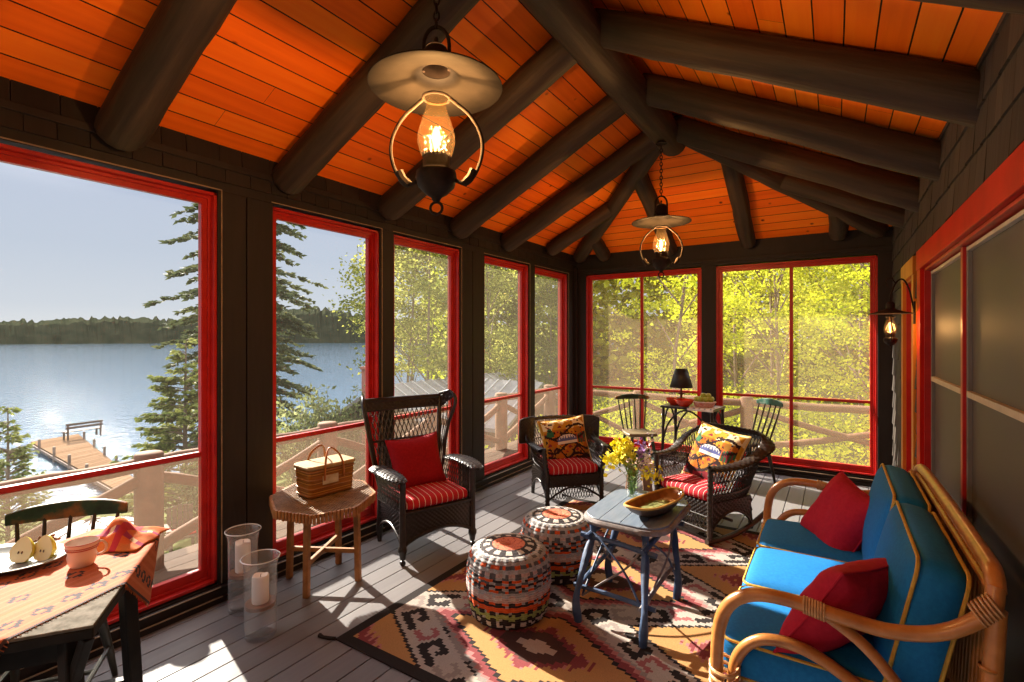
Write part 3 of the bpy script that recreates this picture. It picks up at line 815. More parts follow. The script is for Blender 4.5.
hooked_pillow(loc2w(ac, (.03,.08,.545)), AF, R(18), R(6), 'gold hooked pillow with a pictorial pattern in the low corner armchair', .50)
hooked_pillow(loc2w(rk, (.03,.10,.60)), RF, R(24), R(-7), 'gold hooked pillow with a pictorial pattern on the rocking chair', .50, 8)
# ================================================================ outside
random.seed(21)
M['ground'] = noisemat('grassy_slope', (.035,.052,.010), (.095,.108,.026), .9, rough=.95, spec=.05, bumpk=.4, c3=(.125,.095,.045), bd=.05)
M['bark'] = noisemat('grey_brown_bark', (.09,.06,.045), (.24,.17,.13), 5, (1,1,.3), rough=.85, bumpk=.6, bd=.03)
M['rail_log'] = noisemat('tan_peeled_log', (.125,.07,.043), (.20,.115,.072), 5, rough=.75, bumpk=.3, c3=(.23,.14,.09), spec=.08)
M['deck_out'] = planks('outdoor_tan_decking', [(.2,(.07,.045,.03)),(.8,(.125,.085,.058))], .8, grain=(20,1), spec=.08)
M['dock'] = planks('sun_bleached_dock_planks', [(.2,(.13,.08,.048)),(.8,(.185,.122,.078))], .9, grain=(8,1), spec=0)
M['grey_roof'] = noisemat('grey_metal_roof', (.13,.125,.125), (.22,.21,.205), 2, rough=.7, bumpk=.1, spec=.08)
M['roof_rib'] = noisemat('pale_roof_seam', (.26,.25,.24), (.33,.32,.31), 3, rough=.7, bumpk=0, spec=.08)
M['cabin'] = noisemat('brown_cabin_siding', (.06,.035,.025), (.13,.08,.055), 6, (1,1,6), rough=.8, bumpk=.3)
M['brick'] = noisemat('red_brick_chimney', (.22,.07,.05), (.36,.14,.10), 12, rough=.85, bumpk=.3)
def leafmat(name, c1, c2, tr=.6, scale=.7):
    m, nt, b, out = newmat(name)
    co = coords(nt); n = N(nt, 'ShaderNodeTexNoise', i_Scale=scale, i_Detail=4.0); nt.links.new(co, n.inputs[0])
    oi = N(nt, 'ShaderNodeObjectInfo'); g = N(nt, 'ShaderNodeNewGeometry')
    ad = N(nt, 'ShaderNodeMath', operation='MULTIPLY_ADD'); ad.inputs[1].default_value = .35; nt.links.new(g.outputs['Random Per Island'], ad.inputs[0]); 
    sb = N(nt, 'ShaderNodeMath', operation='SUBTRACT'); sb.inputs[1].default_value = .17; nt.links.new(n.outputs[0], sb.inputs[0]); nt.links.new(sb.outputs[0], ad.inputs[2])
    c = ramp(nt, ad.outputs[0], [(.3, c1), (.7, c2)])
    nt.links.new(c, b.inputs['Base Color']); b.inputs['Roughness'].default_value = .7; b.inputs['Specular IOR Level'].default_value = .05
    t = N(nt, 'ShaderNodeBsdfTranslucent'); nt.links.new(c, t.inputs[0])
    mx = N(nt, 'ShaderNodeMixShader'); mx.inputs[0].default_value = tr; nt.links.new(b.outputs[0], mx.inputs[1]); nt.links.new(t.outputs[0], mx.inputs[2]); nt.links.new(mx.outputs[0], out.inputs[0])
    return m
M['leaf_bright'] = leafmat('bright_yellow_green_leaves', (.32,.40,.014), (.84,.82,.05))
M['leaf_mid'] = leafmat('olive_green_leaves', (.20,.26,.016), (.66,.64,.06))
M['leaf_shrub'] = leafmat('willow_leaves', (.10,.12,.045), (.26,.27,.12))
M['leaf_olive'] = leafmat('olive_lakeside_leaves', (.11,.135,.025), (.40,.39,.09))
M['leaf_dark'] = leafmat('shaded_forest_leaves', (.06,.09,.008), (.34,.37,.025))  # darker leaf copy, gloom of the far woods put into the colour
M['needles'] = leafmat('dark_spruce_needles', (.045,.065,.028), (.13,.14,.06), .25)
M['pine'] = leafmat('olive_pine_needles', (.08,.11,.025), (.24,.25,.07), .3)
LAKE = -7.0
def gz(x, y):
    w = max(0, -x - 4.4) / 32
    f = 1 / (1 + math.exp((y - 17) / 4)) * .85 + .15
    q = min(1, max(0, (-x - 20) / 8)); f = f + (1 - f) * q
    base = -1.0 - 6.6 * (w ** .8) * f
    n_ = max(0, y - 8)
    return base + n_ * .035 * (1 if x > -12 else .5) + .25*mnoise.noise(V((x*.15, y*.15, 0))) + .05*mnoise.noise(V((x*.9, y*.9, 3)))
b = MB()
b.grid(lambda u, v: (lambda x, y: (x, y, gz(x, y)))(lerp(-75, 40, u), lerp(-40, 70, v)), 150, 140)
o = b.build('ground', M['ground'], smooth=True); struct(o)
# lake
m, nt, bb, out = newmat('lake_water')
bb.inputs['Base Color'].default_value = (.045,.085,.13,1); bb.inputs['Roughness'].default_value = .05; bb.inputs['Specular IOR Level'].default_value = .5
co = coords(nt, (1,1.6,1)); n1 = N(nt, 'ShaderNodeTexNoise', i_Scale=.9, i_Detail=5.0, i_Roughness=.65); nt.links.new(co, n1.inputs[0])
bump(nt, bb, n1.outputs[0], .30, .35); M['lake'] = m
b = MB(); b.add([(-3000,-2500,LAKE),(40,-2500,LAKE),(40,2500,LAKE),(-3000,2500,LAKE)], [(0,1,2,3)]); struct(b.build('lake', M['lake']))
# far shore
M['far_forest'] = noisemat('dark_far_forest', (.014,.020,.012), (.036,.038,.022), .06, (1,1,2), rough=1, bumpk=0, spec=0)  # plain dark green of the far trees, no haze in it
b = MB()
def shore(u, v):
    a = R(lerp(95, 200, u)); d = 780 + 60*math.sin(a*5)
    hh = 40 + 9*math.sin(u*17) + 5*math.sin(u*41 + 1) + (6*mnoise.noise(V((u*260, 0, 0))) + 5*abs(mnoise.noise(V((u*900, 2, 0))))) 
    prof = [(0, 0), (10, .35), (30, .8), (70, 1.0), (200, .9)][int(round(v*4))]
    rr_ = d + prof[0] + 8*mnoise.noise(V((u*200, v*9, 5)))*(v > 0)
    return (math.cos(a)*rr_, math.sin(a)*rr_, LAKE - 1 + hh*prof[1] + (2.5*mnoise.noise(V((u*500, v*5, 1))) if v > 0 else 0))
b.grid(shore, 700, 4); struct(b.build('hills', M['far_forest'], smooth=False))
# outdoor ledge deck
b = MB(); 
for i in range(6):
    x1 = XL - T - .01 - i*.15; b.color((random.random(), random.random(), 0)); b.box2((x1 - .144, YF, -.06), (x1, YB + 1.05, -.025))
for i in range(6):
    y0 = YB + T + .01 + i*.15; b.color((random.random(), random.random(), 1)); b.box2((XL - T, y0, -.06), (XR + .9, y0 + .144, -.025))
b.color((.3,.3,0)); b.box2((XL - 1.08, YF, -.32), (XL - 1.02, YB + 1.06, -.06)); b.box2((XL - 1.08, YB + 1.0, -.32), (XR + .9, YB + 1.06, -.06))
struct(b.build('floor_deck_outside', M['deck_out']))
# log railings
RLX = -4.10
def railing(name, label, a, c, posts, zt=.875, zp=.905, cap=True, rp=.075):
    e = empty(name, (0,0,0), 0, label, 'railing')
    a, c = V(a), V(c); d = (c - a).normalized(); L_ = (c - a).length
    for t in posts:
        p = a + d*t; b = MB(); b.tube([(p.x,p.y,-.30),(p.x,p.y,.3),(p.x,p.y,zp - .012),(p.x,p.y,zp)], [rp,rp,rp,rp*.86], 14, jit=.04); b.build('post', M['rail_log'], e, smooth=True, ang=50)
    def lg(p, q, r, nm):
        b = MB(); p, q = V(p), V(q); b.tube([p.lerp(q, i/8) + V((0,0,.006*math.sin(i*1.7))) for i in range(9)], r, 10, jit=.08); b.build(nm, M['rail_log'], e, smooth=True)
    pp = sorted(posts)
    for s, t in zip(pp, pp[1:]):
        p, q = a + d*s, a + d*t
        lg((p.x,p.y,zt - .055),(q.x,q.y,zt - .055), .050, 'handrail')
        lg((p.x,p.y,.08),(q.x,q.y,zt - .14), .042, 'cross_brace'); lg((p.x,p.y,zt - .14),(q.x,q.y,.08), .040, 'cross_brace')
    return e
railing('log_railing', 'peeled log railing with crossed braces outside the lake side windows', (RLX, -2.86, 0), (RLX, 7.62, 0), [0.0,1.498,2.996,4.494,5.992,7.49,8.99,10.46], .775, .80, rp=.09)
railing('log_railing', 'peeled log railing with crossed braces outside the two back windows', (RLX, 7.62, 0), (1.6, 7.62, 0), [.02,1.55,3.08,5.4], .765, .79, rp=.085)
# dock and bench
dk = empty('boat_dock', (0,0,0), 0, 'long plank dock reaching into the lake, with a bench at its end', 'dock')
DZ = -6.5; E0, E1 = V((-52.5,13.1,DZ)), V((-36,12.4,DZ))
far_l, far_r, near_r, near_l = V((-52.5,12.9,DZ)), V((-53.4,16.1,DZ)), V((-37.0,13.3,DZ)), V((-35.9,11.6,DZ))
b = MB(); nb = 44
ends_l = lambda t: far_l.lerp(near_l + (near_l - far_l)*.45, t); ends_r = lambda t: far_r.lerp(near_r + (near_r - far_r)*.45, t)
for i in range(nb):
    t0, t1 = i/nb, (i + .92)/nb; b.color((random.random(), random.random(), 0)); P4 = [ends_l(t0), ends_r(t0), ends_r(t1), ends_l(t1)]
    b.add([p for p in P4] + [p - V((0,0,.12)) for p in P4], [(0,1,2,3),(7,6,5,4)] + [(i_,4+i_,4+(i_+1)%4,(i_+1)%4) for i_ in range(4)])
b.build('deck_planks', M['dock'], dk)
for t in (.12,.3,.46,.62):
    for f in (ends_l, ends_r):
        p = f(t); b = MB(); b.tube([(p.x,p.y,LAKE - 1.5),(p.x,p.y,DZ + .55)], .085, 8); b.build('piling', M['bark'], dk, smooth=True)
b = MB(); b.beam(ends_l(0) - V((0,0,.2)), ends_l(1) - V((0,0,.2)), .14, .18); b.beam(ends_r(0) - V((0,0,.2)), ends_r(1) - V((0,0,.2)), .14, .18); b.build('stringer', M['bark'], dk)
bn_ = empty('dock_bench', (-51.3,15.7,DZ), R(97), 'dark slatted bench with a backrest on the far end of the dock', 'bench')
b = MB()
for i in range(3): b.box((0,-.25 + .2*i,.62), (2.5,.17,.06))
b.build('seat', M['cabin'], bn_)
b = MB()
for z_ in (.95,1.2): b.box((0,-.44,z_), (2.5,.05,.17))
b.build('backrest', M['cabin'], bn_)
for sx in (-1.1, 1.1):
    b = MB(); b.box((sx,-.42,.62), (.1,.1,1.25)); b.box((sx,.2,.3), (.1,.1,.6)); b.box((sx,-.1,.56), (.09,.6,.08)); b.build('leg', M['cabin'], bn_)
# cabin down the slope
cb = empty('lake_cabin', (0,0,0), 0, 'brown cabin with a grey ribbed roof down the slope beyond the left windows', 'cabin')
RX, RZ, Y0, Y1, EX, EZ = -10.6, .28, 9.7, 17.0, 3.0, 1.55
b = MB(); g0 = -5.0
b.add([(RX-EX+.4,Y0+.4,g0),(RX+EX-.4,Y0+.4,g0),(RX+EX-.4,Y0+.4,RZ-EZ),(RX,Y0+.4,RZ-.12),(RX-EX+.4,Y0+.4,RZ-EZ),
       (RX-EX+.4,Y1,g0),(RX+EX-.4,Y1,g0),(RX+EX-.4,Y1,RZ-EZ),(RX,Y1,RZ-.12),(RX-EX+.4,Y1,RZ-EZ)],
      [(0,1,2,3,4),(9,8,7,6,5),(1,6,7,2),(0,4,9,5)])
b.build('wall', M['cabin'], cb)
for sx, nm in ((1,'roof_slope'),(-1,'roof_slope')):
    b = MB(); P4 = [V((RX,Y0,RZ)),V((RX,Y1+.3,RZ)),V((RX+sx*EX,Y1+.3,RZ-EZ)),V((RX+sx*EX,Y0,RZ-EZ))]
    b.add(P4 + [p - V((0,0,.10)) for p in P4], [(0,1,2,3),(7,6,5,4)] + [(i_,4+i_,4+(i_+1)%4,(i_+1)%4) for i_ in range(4)]); r_ = b.build(nm, M['grey_roof'], cb)
    b = MB(); y = Y0 + .1
    while y < Y1: b.beam((RX,y,RZ+.015), (RX+sx*EX,y,RZ-EZ+.015), .05, .05); y += .42
    b.build('standing_seam', M['roof_rib'], r_)
# cross gable
GX, GY, GW = RX + 3.6, 12.6, 2.0
for sy in (1, -1):
    b = MB(); P4 = [V((RX,GY,RZ+.05)),V((GX,GY,RZ+.05)),V((GX,GY+sy*GW,RZ-1.0)),V((RX+1.9,GY+sy*GW,RZ-1.0))]
    b.add(P4 + [p - V((0,0,.10)) for p in P4], [(0,1,2,3),(7,6,5,4)] + [(i_,4+i_,4+(i_+1)%4,(i_+1)%4) for i_ in range(4)]); r_ = b.build('gable_roof_slope', M['grey_roof'], cb)
    b = MB(); x = RX + .4
    while x < GX: 
        f0 = max(0, min(1, (x - RX)/1.9)); b.beam((x,GY,RZ+.065), (x,GY+sy*GW*f0,RZ+.065-1.05*f0), .05, .05, up=(0,.3,1)); x += .42
    b.build('standing_seam', M['roof_rib'], r_)
b = MB(); b.add([(GX-.3,GY-GW+.2,g0),(GX-.3,GY+GW-.2,g0),(GX-.3,GY+GW-.2,RZ-.95),(GX-.3,GY,RZ-.05),(GX-.3,GY-GW+.2,RZ-.95)], [(0,1,2,3,4)])
b.box2((RX, GY-GW+.2, g0), (GX-.3, GY+GW-.2, RZ-1.1)); b.build('gable_wall', M['cabin'], cb)
b = MB(); b.box((RX-.4,Y0+.05,-1.0), (.26,.26,3.5)); b.box((RX-.4,Y0+.05,.75), (.32,.32,.08)); b.build('chimney', M['brick'], cb, bevel=.01)
# ---------------------------------------------------------------- trees
def card(b, p, d, w, l):
    d = d.normalized(); s_ = d.cross(V((random.uniform(-1,1),random.uniform(-1,1),random.uniform(-1,1)))); s_ = s_.normalized() if s_.length > 1e-3 else d.orthogonal().normalized()
    b.add([p, p + d*l*.45 + s_*w, p + d*l, p + d*l*.45 - s_*w], [(0,1,2,3)])
def conifer(name, loc, H, rad, label, mat='needles', dens=1.0, droop=.35, bare=.05, card_l=.3, nb=16, whorl=.42, up=.0, expo=.8):
    e = empty(name, loc, random.random()*6, label, 'tree')
    b = MB(); b.tube([(0,0,-.5),(.02,.01,H*.5),(0,0,H)], [H*.016,H*.010,.012], 8); b.build('trunk', M['bark'], e, smooth=True)
    b = MB(); t_ = MB(); z = H*bare
    while z < H*.985:
        f = z/H; R_ = rad*(1 - f)**expo*random.uniform(.75,1.12) + .12
        for k in range(nb if f < .8 else 7):
            if random.random() > .82: continue
            a = random.random()*2*PI; L_ = R_*random.uniform(.6,1.1); zz = z + random.uniform(-.12,.12)
            end = V((math.cos(a)*L_, math.sin(a)*L_, zz - droop*L_ + up*L_)); st = V((0,0,zz)); mid = st.lerp(end,.5) + V((0,0,.08*L_))
            pts = bez(st, mid, mid, end + V((0,0,.10*L_)), 5); t_.tube(pts, [.018,.015,.012,.009,.006,.004], 4, cap=False)
            ncard = max(4, int(L_*22*dens))
            for q in range(ncard):
                t = random.uniform(.22,1) ; i = min(int(t*5), 4); p = pts[i].lerp(pts[i+1], t*5 - i)
                out = V((math.cos(a),math.sin(a),0)); sd = V((-math.sin(a),math.cos(a),0))*random.choice((-1,1))
                d = out*.6 + sd*random.uniform(.2,.9) + V((0,0,random.uniform(-.55,.18)))
                card(b, p, d, card_l*.16, card_l*random.uniform(.6,1.2)*(1.1 - .45*t))
        z += whorl*random.uniform(.8,1.2)
    b.build('foliage', M[mat], e); t_.build('branches', M['bark'], e); return e
def pxd(px, d): 
    u = (px - 512)/505; return (d*(-.5383 + u*.8428), d*(.8428 + u*.5383))
def at_px(px, d, dz=0): x, y = pxd(px, d); return (x, y, gz(x, y) + dz)
x, y = pxd(244, 25); conifer('spruce_tree', (x, y, max(gz(x,y), LAKE)), 12.8 - gz(x,y), 4.3, 'tall drooping spruce standing in front of the lake, between the first two windows', 'needles', 1.1, .42, .08, .55, 12, .56, expo=.30)
x, y = pxd(186, 14); conifer('pine_tree', (x, y, gz(x,y)), 1.55 - gz(x,y), 2.1, 'bushy olive pine in front of the lake, right side of the big left window', 'pine', 2.3, .02, .06, .27, 15, .36, .10)
x, y = pxd(8, 15); conifer('young_pine', (x, y, gz(x,y)), -.45 - gz(x,y), 1.1, 'small young pine beside the dock at the left edge of the big window', 'pine', 1.5, -.25, .05, .26, 10, .3, .15)
def decid_mesh(H, crown_r, crown_z, n, ls, matn, seed, spread=1.0, tr=.075, blobs=34):
    random.seed(seed); b = MB(); t_ = MB()
    top = V((random.uniform(-.5,.5), random.uniform(-.5,.5), H*.8))
    t_.tube(spline([(0,0,-.6),(random.uniform(-.1,.1),0,H*.25),(top.x*.5,top.y*.5,H*.5),tuple(top)], 4), [lerp(tr,.03,i/12) for i in range(13)], 8)
    cs = []
    for i in range(blobs):
        a = random.random()*2*PI; rr_ = crown_r*math.sqrt(random.random()); z = random.uniform(crown_z, H); k = 1 - abs((z - crown_z)/(H - crown_z) - .45)*1.0
        c = V((math.cos(a)*rr_*k, math.sin(a)*rr_*k, z)); cs.append(c)
        if i % (2 if blobs < 50 else 5) == 0: st = V((top.x*.5*z/H, top.y*.5*z/H, max(.8, z - rr_*.8 - .5))); t_.tube(bez(st, st.lerp(c,.4) + V((0,0,.1)), st.lerp(c,.7), c, 4), [.035,.028,.02,.014,.008], 5, cap=False)
    for i in range(n):
        c = random.choice(cs); p = c + V((random.gauss(0,.5*spread), random.gauss(0,.5*spread), random.gauss(0,.19*spread)))
        d = V((random.uniform(-1,1), random.uniform(-1,1), random.uniform(-.8,.35))); l = ls*random.uniform(.6,1.3); card(b, p, d, l*.33, l)
    return b, t_
kinds = []
for H, cr, cz, n, ls, mt, sd in ((9,2.7,.8,8500,.105,'leaf_bright',1),(11,3.2,1.6,9000,.11,'leaf_bright',2),(8,2.5,.4,8000,.105,'leaf_mid',3),(12,3.2,2.2,9000,.11,'leaf_mid',4),(10,2.6,1.6,9000,.15,'leaf_olive',5),(12,2.8,3.4,9000,.16,'leaf_olive',6)):
    kinds.append((decid_mesh(H, cr, cz, n, ls, mt, sd, *((.62, .06, 74) if ls < .12 else ())), mt))
protos = [None]*6
def tree(k, x, y, s, rz, label, group=None, name='leafy_tree', z=None):
    e = empty(name, (x, y, gz(x, y) if z is None else z), rz, label, 'tree', group); e.scale = (s, s, s)
    if protos[k] is None:
        (b, t_), mt = kinds[k]; protos[k] = (b.build('foliage', M[mt], e), t_.build('trunk', M['bark'], e, smooth=True))
    else:
        for q in protos[k]: c = q.copy(); COL.objects.link(c); c.parent = e
    return e
random.seed(5)
# woods behind the back wall
GB = 'trees of the woods beyond the back railing'
for i, (x, y) in enumerate([(-3.4,13.0),(-1.2,14.6),(.9,13.2),(3.0,14.4),(5.2,13.4),(-2.6,17.4),(-1.5,16.2),(.6,17.0),(2.9,16.6),(5.2,17.2),(-1.8,21.0),(1.2,21.5),(4.2,21.0),(7,21)]):
    tree([0,2,1,0,2,1][i % 6] if i < 6 else i % 4, x, y, random.uniform(.62,.80) if i < 5 else random.uniform(.8,1.05), random.random()*6, 'leafy yellow green tree in the woods beyond the back railing', GB)
# trees seen through the left windows
tl = [(412,23,1,.85,'tree with leafy boughs at the right side of the second window, before the lake'),(428,17,3,.85,'tall thin leafy tree behind the ribbed cabin roof, seen through the third window'),(408,20,1,.9,None),(450,21,3,.95,None),(490,20,0,.85,None),(520,27,3,.8,None),(552,27,0,.75,None),(470,29,1,.85,None)]
for px, d, k, s, lab in tl:
    x, y = pxd(px, d); tree(4 + k % 2, x, y, s, random.random()*6, lab or 'leafy tree behind the grey roofed cabin beyond the left windows', None if lab else 'trees behind the cabin')
# undergrowth and a dense far wall of leaves
b = MB(); random.seed(9)
for i in range(16000):
    x = random.uniform(-7, 6); y = random.uniform(8.6, 16); p = V((x, y, gz(x,y) + abs(random.gauss(0,.45)))); l = random.uniform(.05,.11); card(b, p, V((random.uniform(-1,1),random.uniform(-1,1),random.uniform(-.2,1))), l*.35, l)
tag(b.build('undergrowth', M['leaf_bright']), 'low leafy undergrowth on the forest floor behind the back railing', 'undergrowth', kind='stuff')
b = MB()
for i in range(26000):
    a = R(random.uniform(72, 132)); d = random.uniform(27, 36); x, y = math.cos(a)*d, math.sin(a)*d
    z = gz(x, y) + random.random()**1.3*13*(1 if a < R(112) else .8); l = random.uniform(.3,.7); card(b, V((x,y,z)), V((random.uniform(-1,1),random.uniform(-1,1),random.uniform(-.8,.4))), l*.36, l)
tag(b.build('distant_foliage', M['leaf_dark']), 'distant mass of leaves filling the woods behind the nearer trees', 'foliage', kind='stuff')
# shrubs on the slope
def shrub(px, d, h, r, label, n=2200, mat='leaf_shrub', top=None):
    x, y = pxd(px, d); z0 = gz(x, y); e = empty('willow_shrub', (x, y, z0), 0, label, 'shrub')
    if top is not None: h = 1.618 - (top - 337)/505*d - z0
    b = MB(); t_ = MB()
    for i in range(26):
        a = random.random()*2*PI; q = random.random()**.5; hh = h*random.uniform(.65,1.0)*(1 - .25*q); pts = bez((0,0,0),(0,0,hh*.4),(math.cos(a)*r*q*.6,math.sin(a)*r*q*.6,hh*.7),(math.cos(a)*r*q,math.sin(a)*r*q,hh),6); t_.tube(pts, [.02,.018,.015,.012,.009,.006,.004], 4, cap=False)
        for k in range(n//26):
            t = random.uniform(.25,1); j = min(int(t*6),5); p = pts[j].lerp(pts[j+1], t*6 - j) + V((random.gauss(0,.10),random.gauss(0,.10),random.gauss(0,.10))); l = random.uniform(.08,.17); card(b, p, V((random.uniform(-1,1),random.uniform(-1,1),random.uniform(.0,1.2))), l*.25, l)
    b.build('foliage', M[mat], e); t_.build('branches', M['bark'], e)
shrub(300, 12.5, 3, 1.0, 'feathery green shrub left of the others below the second window', top=376)
shrub(325, 13.2, 3, 1.0, 'feathery green shrub in the middle of the group below the second window', top=368)
shrub(348, 12.6, 3, .8, 'feathery green shrub beside the cabin gable below the second window', top=377)
shrub(205, 13, 3, .8, 'low shrub at the foot of the bushy pine near the shore', top=452)
# white patio umbrella and garden chair on the slope
x, y = pxd(92, 11); uz = 1.618 - (519 - 337)/505*11
pu = empty('patio_umbrella', (x, y, uz), .3, 'white ribbed patio umbrella on the slope, seen past the cup and napkin', 'umbrella')
M['canvas'] = noisemat('white_canvas', (.62,.58,.52), (.75,.71,.65), 3, rough=.8, bumpk=.05)
b = MB(); b.lathe([(0,0),(.35,-.07),(.8,-.22),(1.1,-.38),(1.1,-.50)], 8); b.build('canopy', M['canvas'], pu); 
b = MB(); b.tube([(0,0,gz(x,y) - uz),(0,0,.08)], .025, 8); b.build('pole', M['rail_log'], pu)
for k in range(8):
    a = 2*PI*k/8; b = MB(); b.tube([(0,0,.01),(.8*math.cos(a),.8*math.sin(a),-.21),(1.1*math.cos(a),1.1*math.sin(a),-.375)], .018, 5); b.build('rib', M['cabin'], pu)
gd = 5.0
while gd < 16 and gz(*pxd(182, gd)) < 1.618 - (550 - 337)/505*gd: gd += .05
x, y = pxd(182, gd); z0 = gz(x, y)
gc = empty('garden_chair', (x, y, z0), R(75), 'dark slat garden chair with a red cushion on the grassy slope beyond the outside railing', 'chair')
b = MB()
for i in range(5): b.rbox((-.2 + .1*i,.22 + .0,.62), (.085,.02,.62 - .04*abs(i-2)), .01)
b.build('backrest', M['lamp_black'] if 'lamp_black' in M else M['cabin'], gc)
b = MB(); b.rbox((0,-.05,.34), (.5,.5,.05), .01); b.build('seat', M['cabin'], gc); b = MB(); b.rbox((0,-.05,.40), (.46,.44,.07), .03, 3); b.build('cushion', M['red'], gc, smooth=True)
for sx in (-.24,.24):
    b = MB(); b.box((sx,-.28,.17), (.06,.06,.34)); b.build('leg', M['cabin'], gc); b = MB(); b.box((sx,.2,.17), (.06,.06,.34)); b.build('leg', M['cabin'], gc); b = MB(); b.rbox((sx*1.15,-.08,.55), (.11,.6,.03), .01); b.box((sx*1.1,-.3,.44), (.05,.05,.2)); b.build('armrest', M['cabin'], gc)
random.seed(77)
# ---------------------------------------------------------------- rattan sofa (world axes; faces -X)
so = empty('rattan_sofa', (0, 2.95, 0), 0, 'honey rattan sofa with bright blue yellow-piped cushions along the right wall', 'sofa')
SY0, SY1 = -.90, .81      # near and far arm (local y)
XF, XB = -.36, .41
def sp(p, k=8): return spline(p, k)
RR = .024
for s, y, flip in ((-1, SY0, 1), (1, SY1, -1)):
    b = MB()
    hoop = sp([(XF-.015,y,0),(XF-.02,y,.25),(XF-.015,y,.48),(XF+.02,y,.60),(XF+.10,y,.665),(XF+.22,y,.68),(XF+.38,y+.03*s*0,.665),(XF+.52,y,.66),(XF+.65,y,.70),(XB-.02,y,.79),(XB,y + .02*flip,.865)], 6)
    b.tube(hoop, RR, 12, jit=.05); b.build('arm', M['rattan'], so, smooth=True)
    b = MB()
    b.tube(sp([(XF+.03,y+.045*flip,0),(XF+.03,y+.045*flip,.30),(XF+.06,y+.045*flip,.42),(XF+.14,y+.045*flip,.49),(XF+.27,y+.045*flip,.495),(XF+.42,y+.04*flip,.43),(XF+.58,y+.03*flip,.33),(XB-.03,y+.02*flip,.22)], 6), .021, 10, jit=.05)
    b.build('inner_arm_hoop', M['rattan'], so, smooth=True)
    b = MB(); b.tube(sp([(XF+.30,y+.01,.675),(XF+.45,y+.01,.58),(XF+.58,y+.01,.42),(XB-.05,y+.01,.20),(XB,y,.08)], 6), .019, 10, jit=.05); b.build('brace', M['rattan'], so, smooth=True)
    b = MB(); b.tube(sp([(XB+.0,y+.01*flip,.80),(XB-.01,y+.01*flip,.6),(XB-.03,y+.01*flip,.35),(XB-.0,y+.01*flip,0)], 6), .026, 10, jit=.05)
    for z in (.62,.45,.27): b.lathe([(.026,-.006),(.0295,0),(.026,.006)], 10, (XB-.015,y+.01*flip,z))
    b.build('leg', M['rattan'], so, smooth=True)
    b = MB()
    for c, t0, n in (((XB-.005,y,.80), 0, 6), ((XF+.32,y,.67), 1, 8)):
        b = MB()
        for i in range(n):
            if t0: p = hoop[30 + 0] ; a = V((XF + .27 + i*.0085, y, .677 - .003*i*.5)); b.tube([a + V((0, .027*math.cos(t), .027*math.sin(t))) for t in [2*PI*k/14 for k in range(14)]], .0045, 5, closed=True)
            else: 
                a = V((XB - .045 + i*.008, y, .775 + i*.0085)); b.tube([a + V((-.02*math.sin(t), .029*math.cos(t), .026*math.sin(t))) for t in [2*PI*k/14 for k in range(14)]], .0045, 5, closed=True)
        b.build('binding', M['rattan_wrap'], so, smooth=True)
    b = MB()
    for z in (.30,.33,.36):
        b.tube([V((XF + .005, y + .02*flip, z)) + V((.05*math.cos(t), .055*math.sin(t), .01*math.sin(t))) for t in [2*PI*k/16 for k in range(16)]], .008, 6, closed=True)
    b.build('binding', M['rattan_wrap'], so, smooth=True)
b = MB()
rail = sp([(XB,SY0+.02,.85),(XB+.005,SY0+.07,.885),(XB+.01,SY0+.2,.89),(XB+.012,0,.885),(XB+.01,SY1-.2,.875),(XB+.005,SY1-.07,.865),(XB,SY1-.02,.83)], 8)
b.tube(rail, .026, 12, jit=.05); b.build('back_rail', M['rattan'], so, smooth=True)
b = MB()
b.tube([(XB-.03,SY0,.26),(XB-.03,SY1,.26)], .018, 9, jit=.05); b.tube([(XB-.005,SY0+.06,.84),(XB-.005,SY1-.06,.83)], .012, 8)
for i in range(34):
    y = lerp(SY0 + .08, SY1 - .08, i/33); b.tube([(XB+.004,y,.875),(XB-.012,y,.6),(XB-.03,y,.26)], .0075, 6)
b.build('back_canes', M['rattan'], so, smooth=True)
b = MB()
for x, z in ((XF+.02,.25),(XF+.02,.18),(XB-.03,.2)): b.tube([(x,SY0,z),(x,SY1,z)], .02, 9, jit=.05)
for i in range(16): 
    y = lerp(SY0+.05, SY1-.05, i/15); b.tube([(XF+.02,y,.26),(XB-.03,y,.25)], .012, 7)
b.build('seat_rail', M['rattan'], so, smooth=True)
# cushions are lift-off things
def cushion(name, w, d, h, mtx, label, grp, seed, crown=.03, r=.045):
    b = box_cushion(w, d, h, r, crown, 16, seed, .006); o = b.build(name, M['blue_cloth'], None, smooth=True, ang=0); o.matrix_world = mtx
    tag(o, label, 'cushion', grp)
    for sg in (1, -1):
        L = rrect_loop(w - .012, d - .012, r*.9, sg*(h/2 - .012)); q = MB(); q.tube(L, .0065, 6, closed=True); q.build('piping', M['gold_pipe'], o, smooth=True)
    return o
W3 = (SY1 - SY0 - .13) / 3
names = ['blue seat cushion of the sofa nearest the camera, under the dark red pillow', 'blue seat cushion in the middle of the sofa', 'blue seat cushion at the far end of the sofa, under the sunlit red pillow']
for i in range(3):
    yc = 2.95 + SY0 + .065 + W3*(i + .5)
    cushion('seat_cushion', .66, W3 - .012, .155, Matrix.Translation((-.05, yc, .365)), names[i], 'blue sofa seat cushions', i*5 + 1)
W2 = (SY1 - SY0 - .12) / 2
for i in range(2):
    yc = 2.95 + SY0 + .06 + W2*(i + .5)
    m = Matrix.Translation((.215, yc, .685)) @ Matrix.Rotation(R(-17), 4, 'Y') @ Matrix(((0,0,1,0),(0,1,0,0),(-1,0,0,0),(0,0,0,1))) 
    m = Matrix.Translation((.252, yc, .635)) @ Matrix.Rotation(R(12), 4, 'Y') @ Matrix(((0,0,-1,0),(0,1,0,0),(1,0,0,0),(0,0,0,1)))
    cushion('back_cushion', .48, W2 - .015, .155, m, ['blue back cushion of the sofa nearest the camera', 'blue back cushion at the far end of the sofa'][i], 'blue sofa back cushions', i*7 + 2, .035, .06)
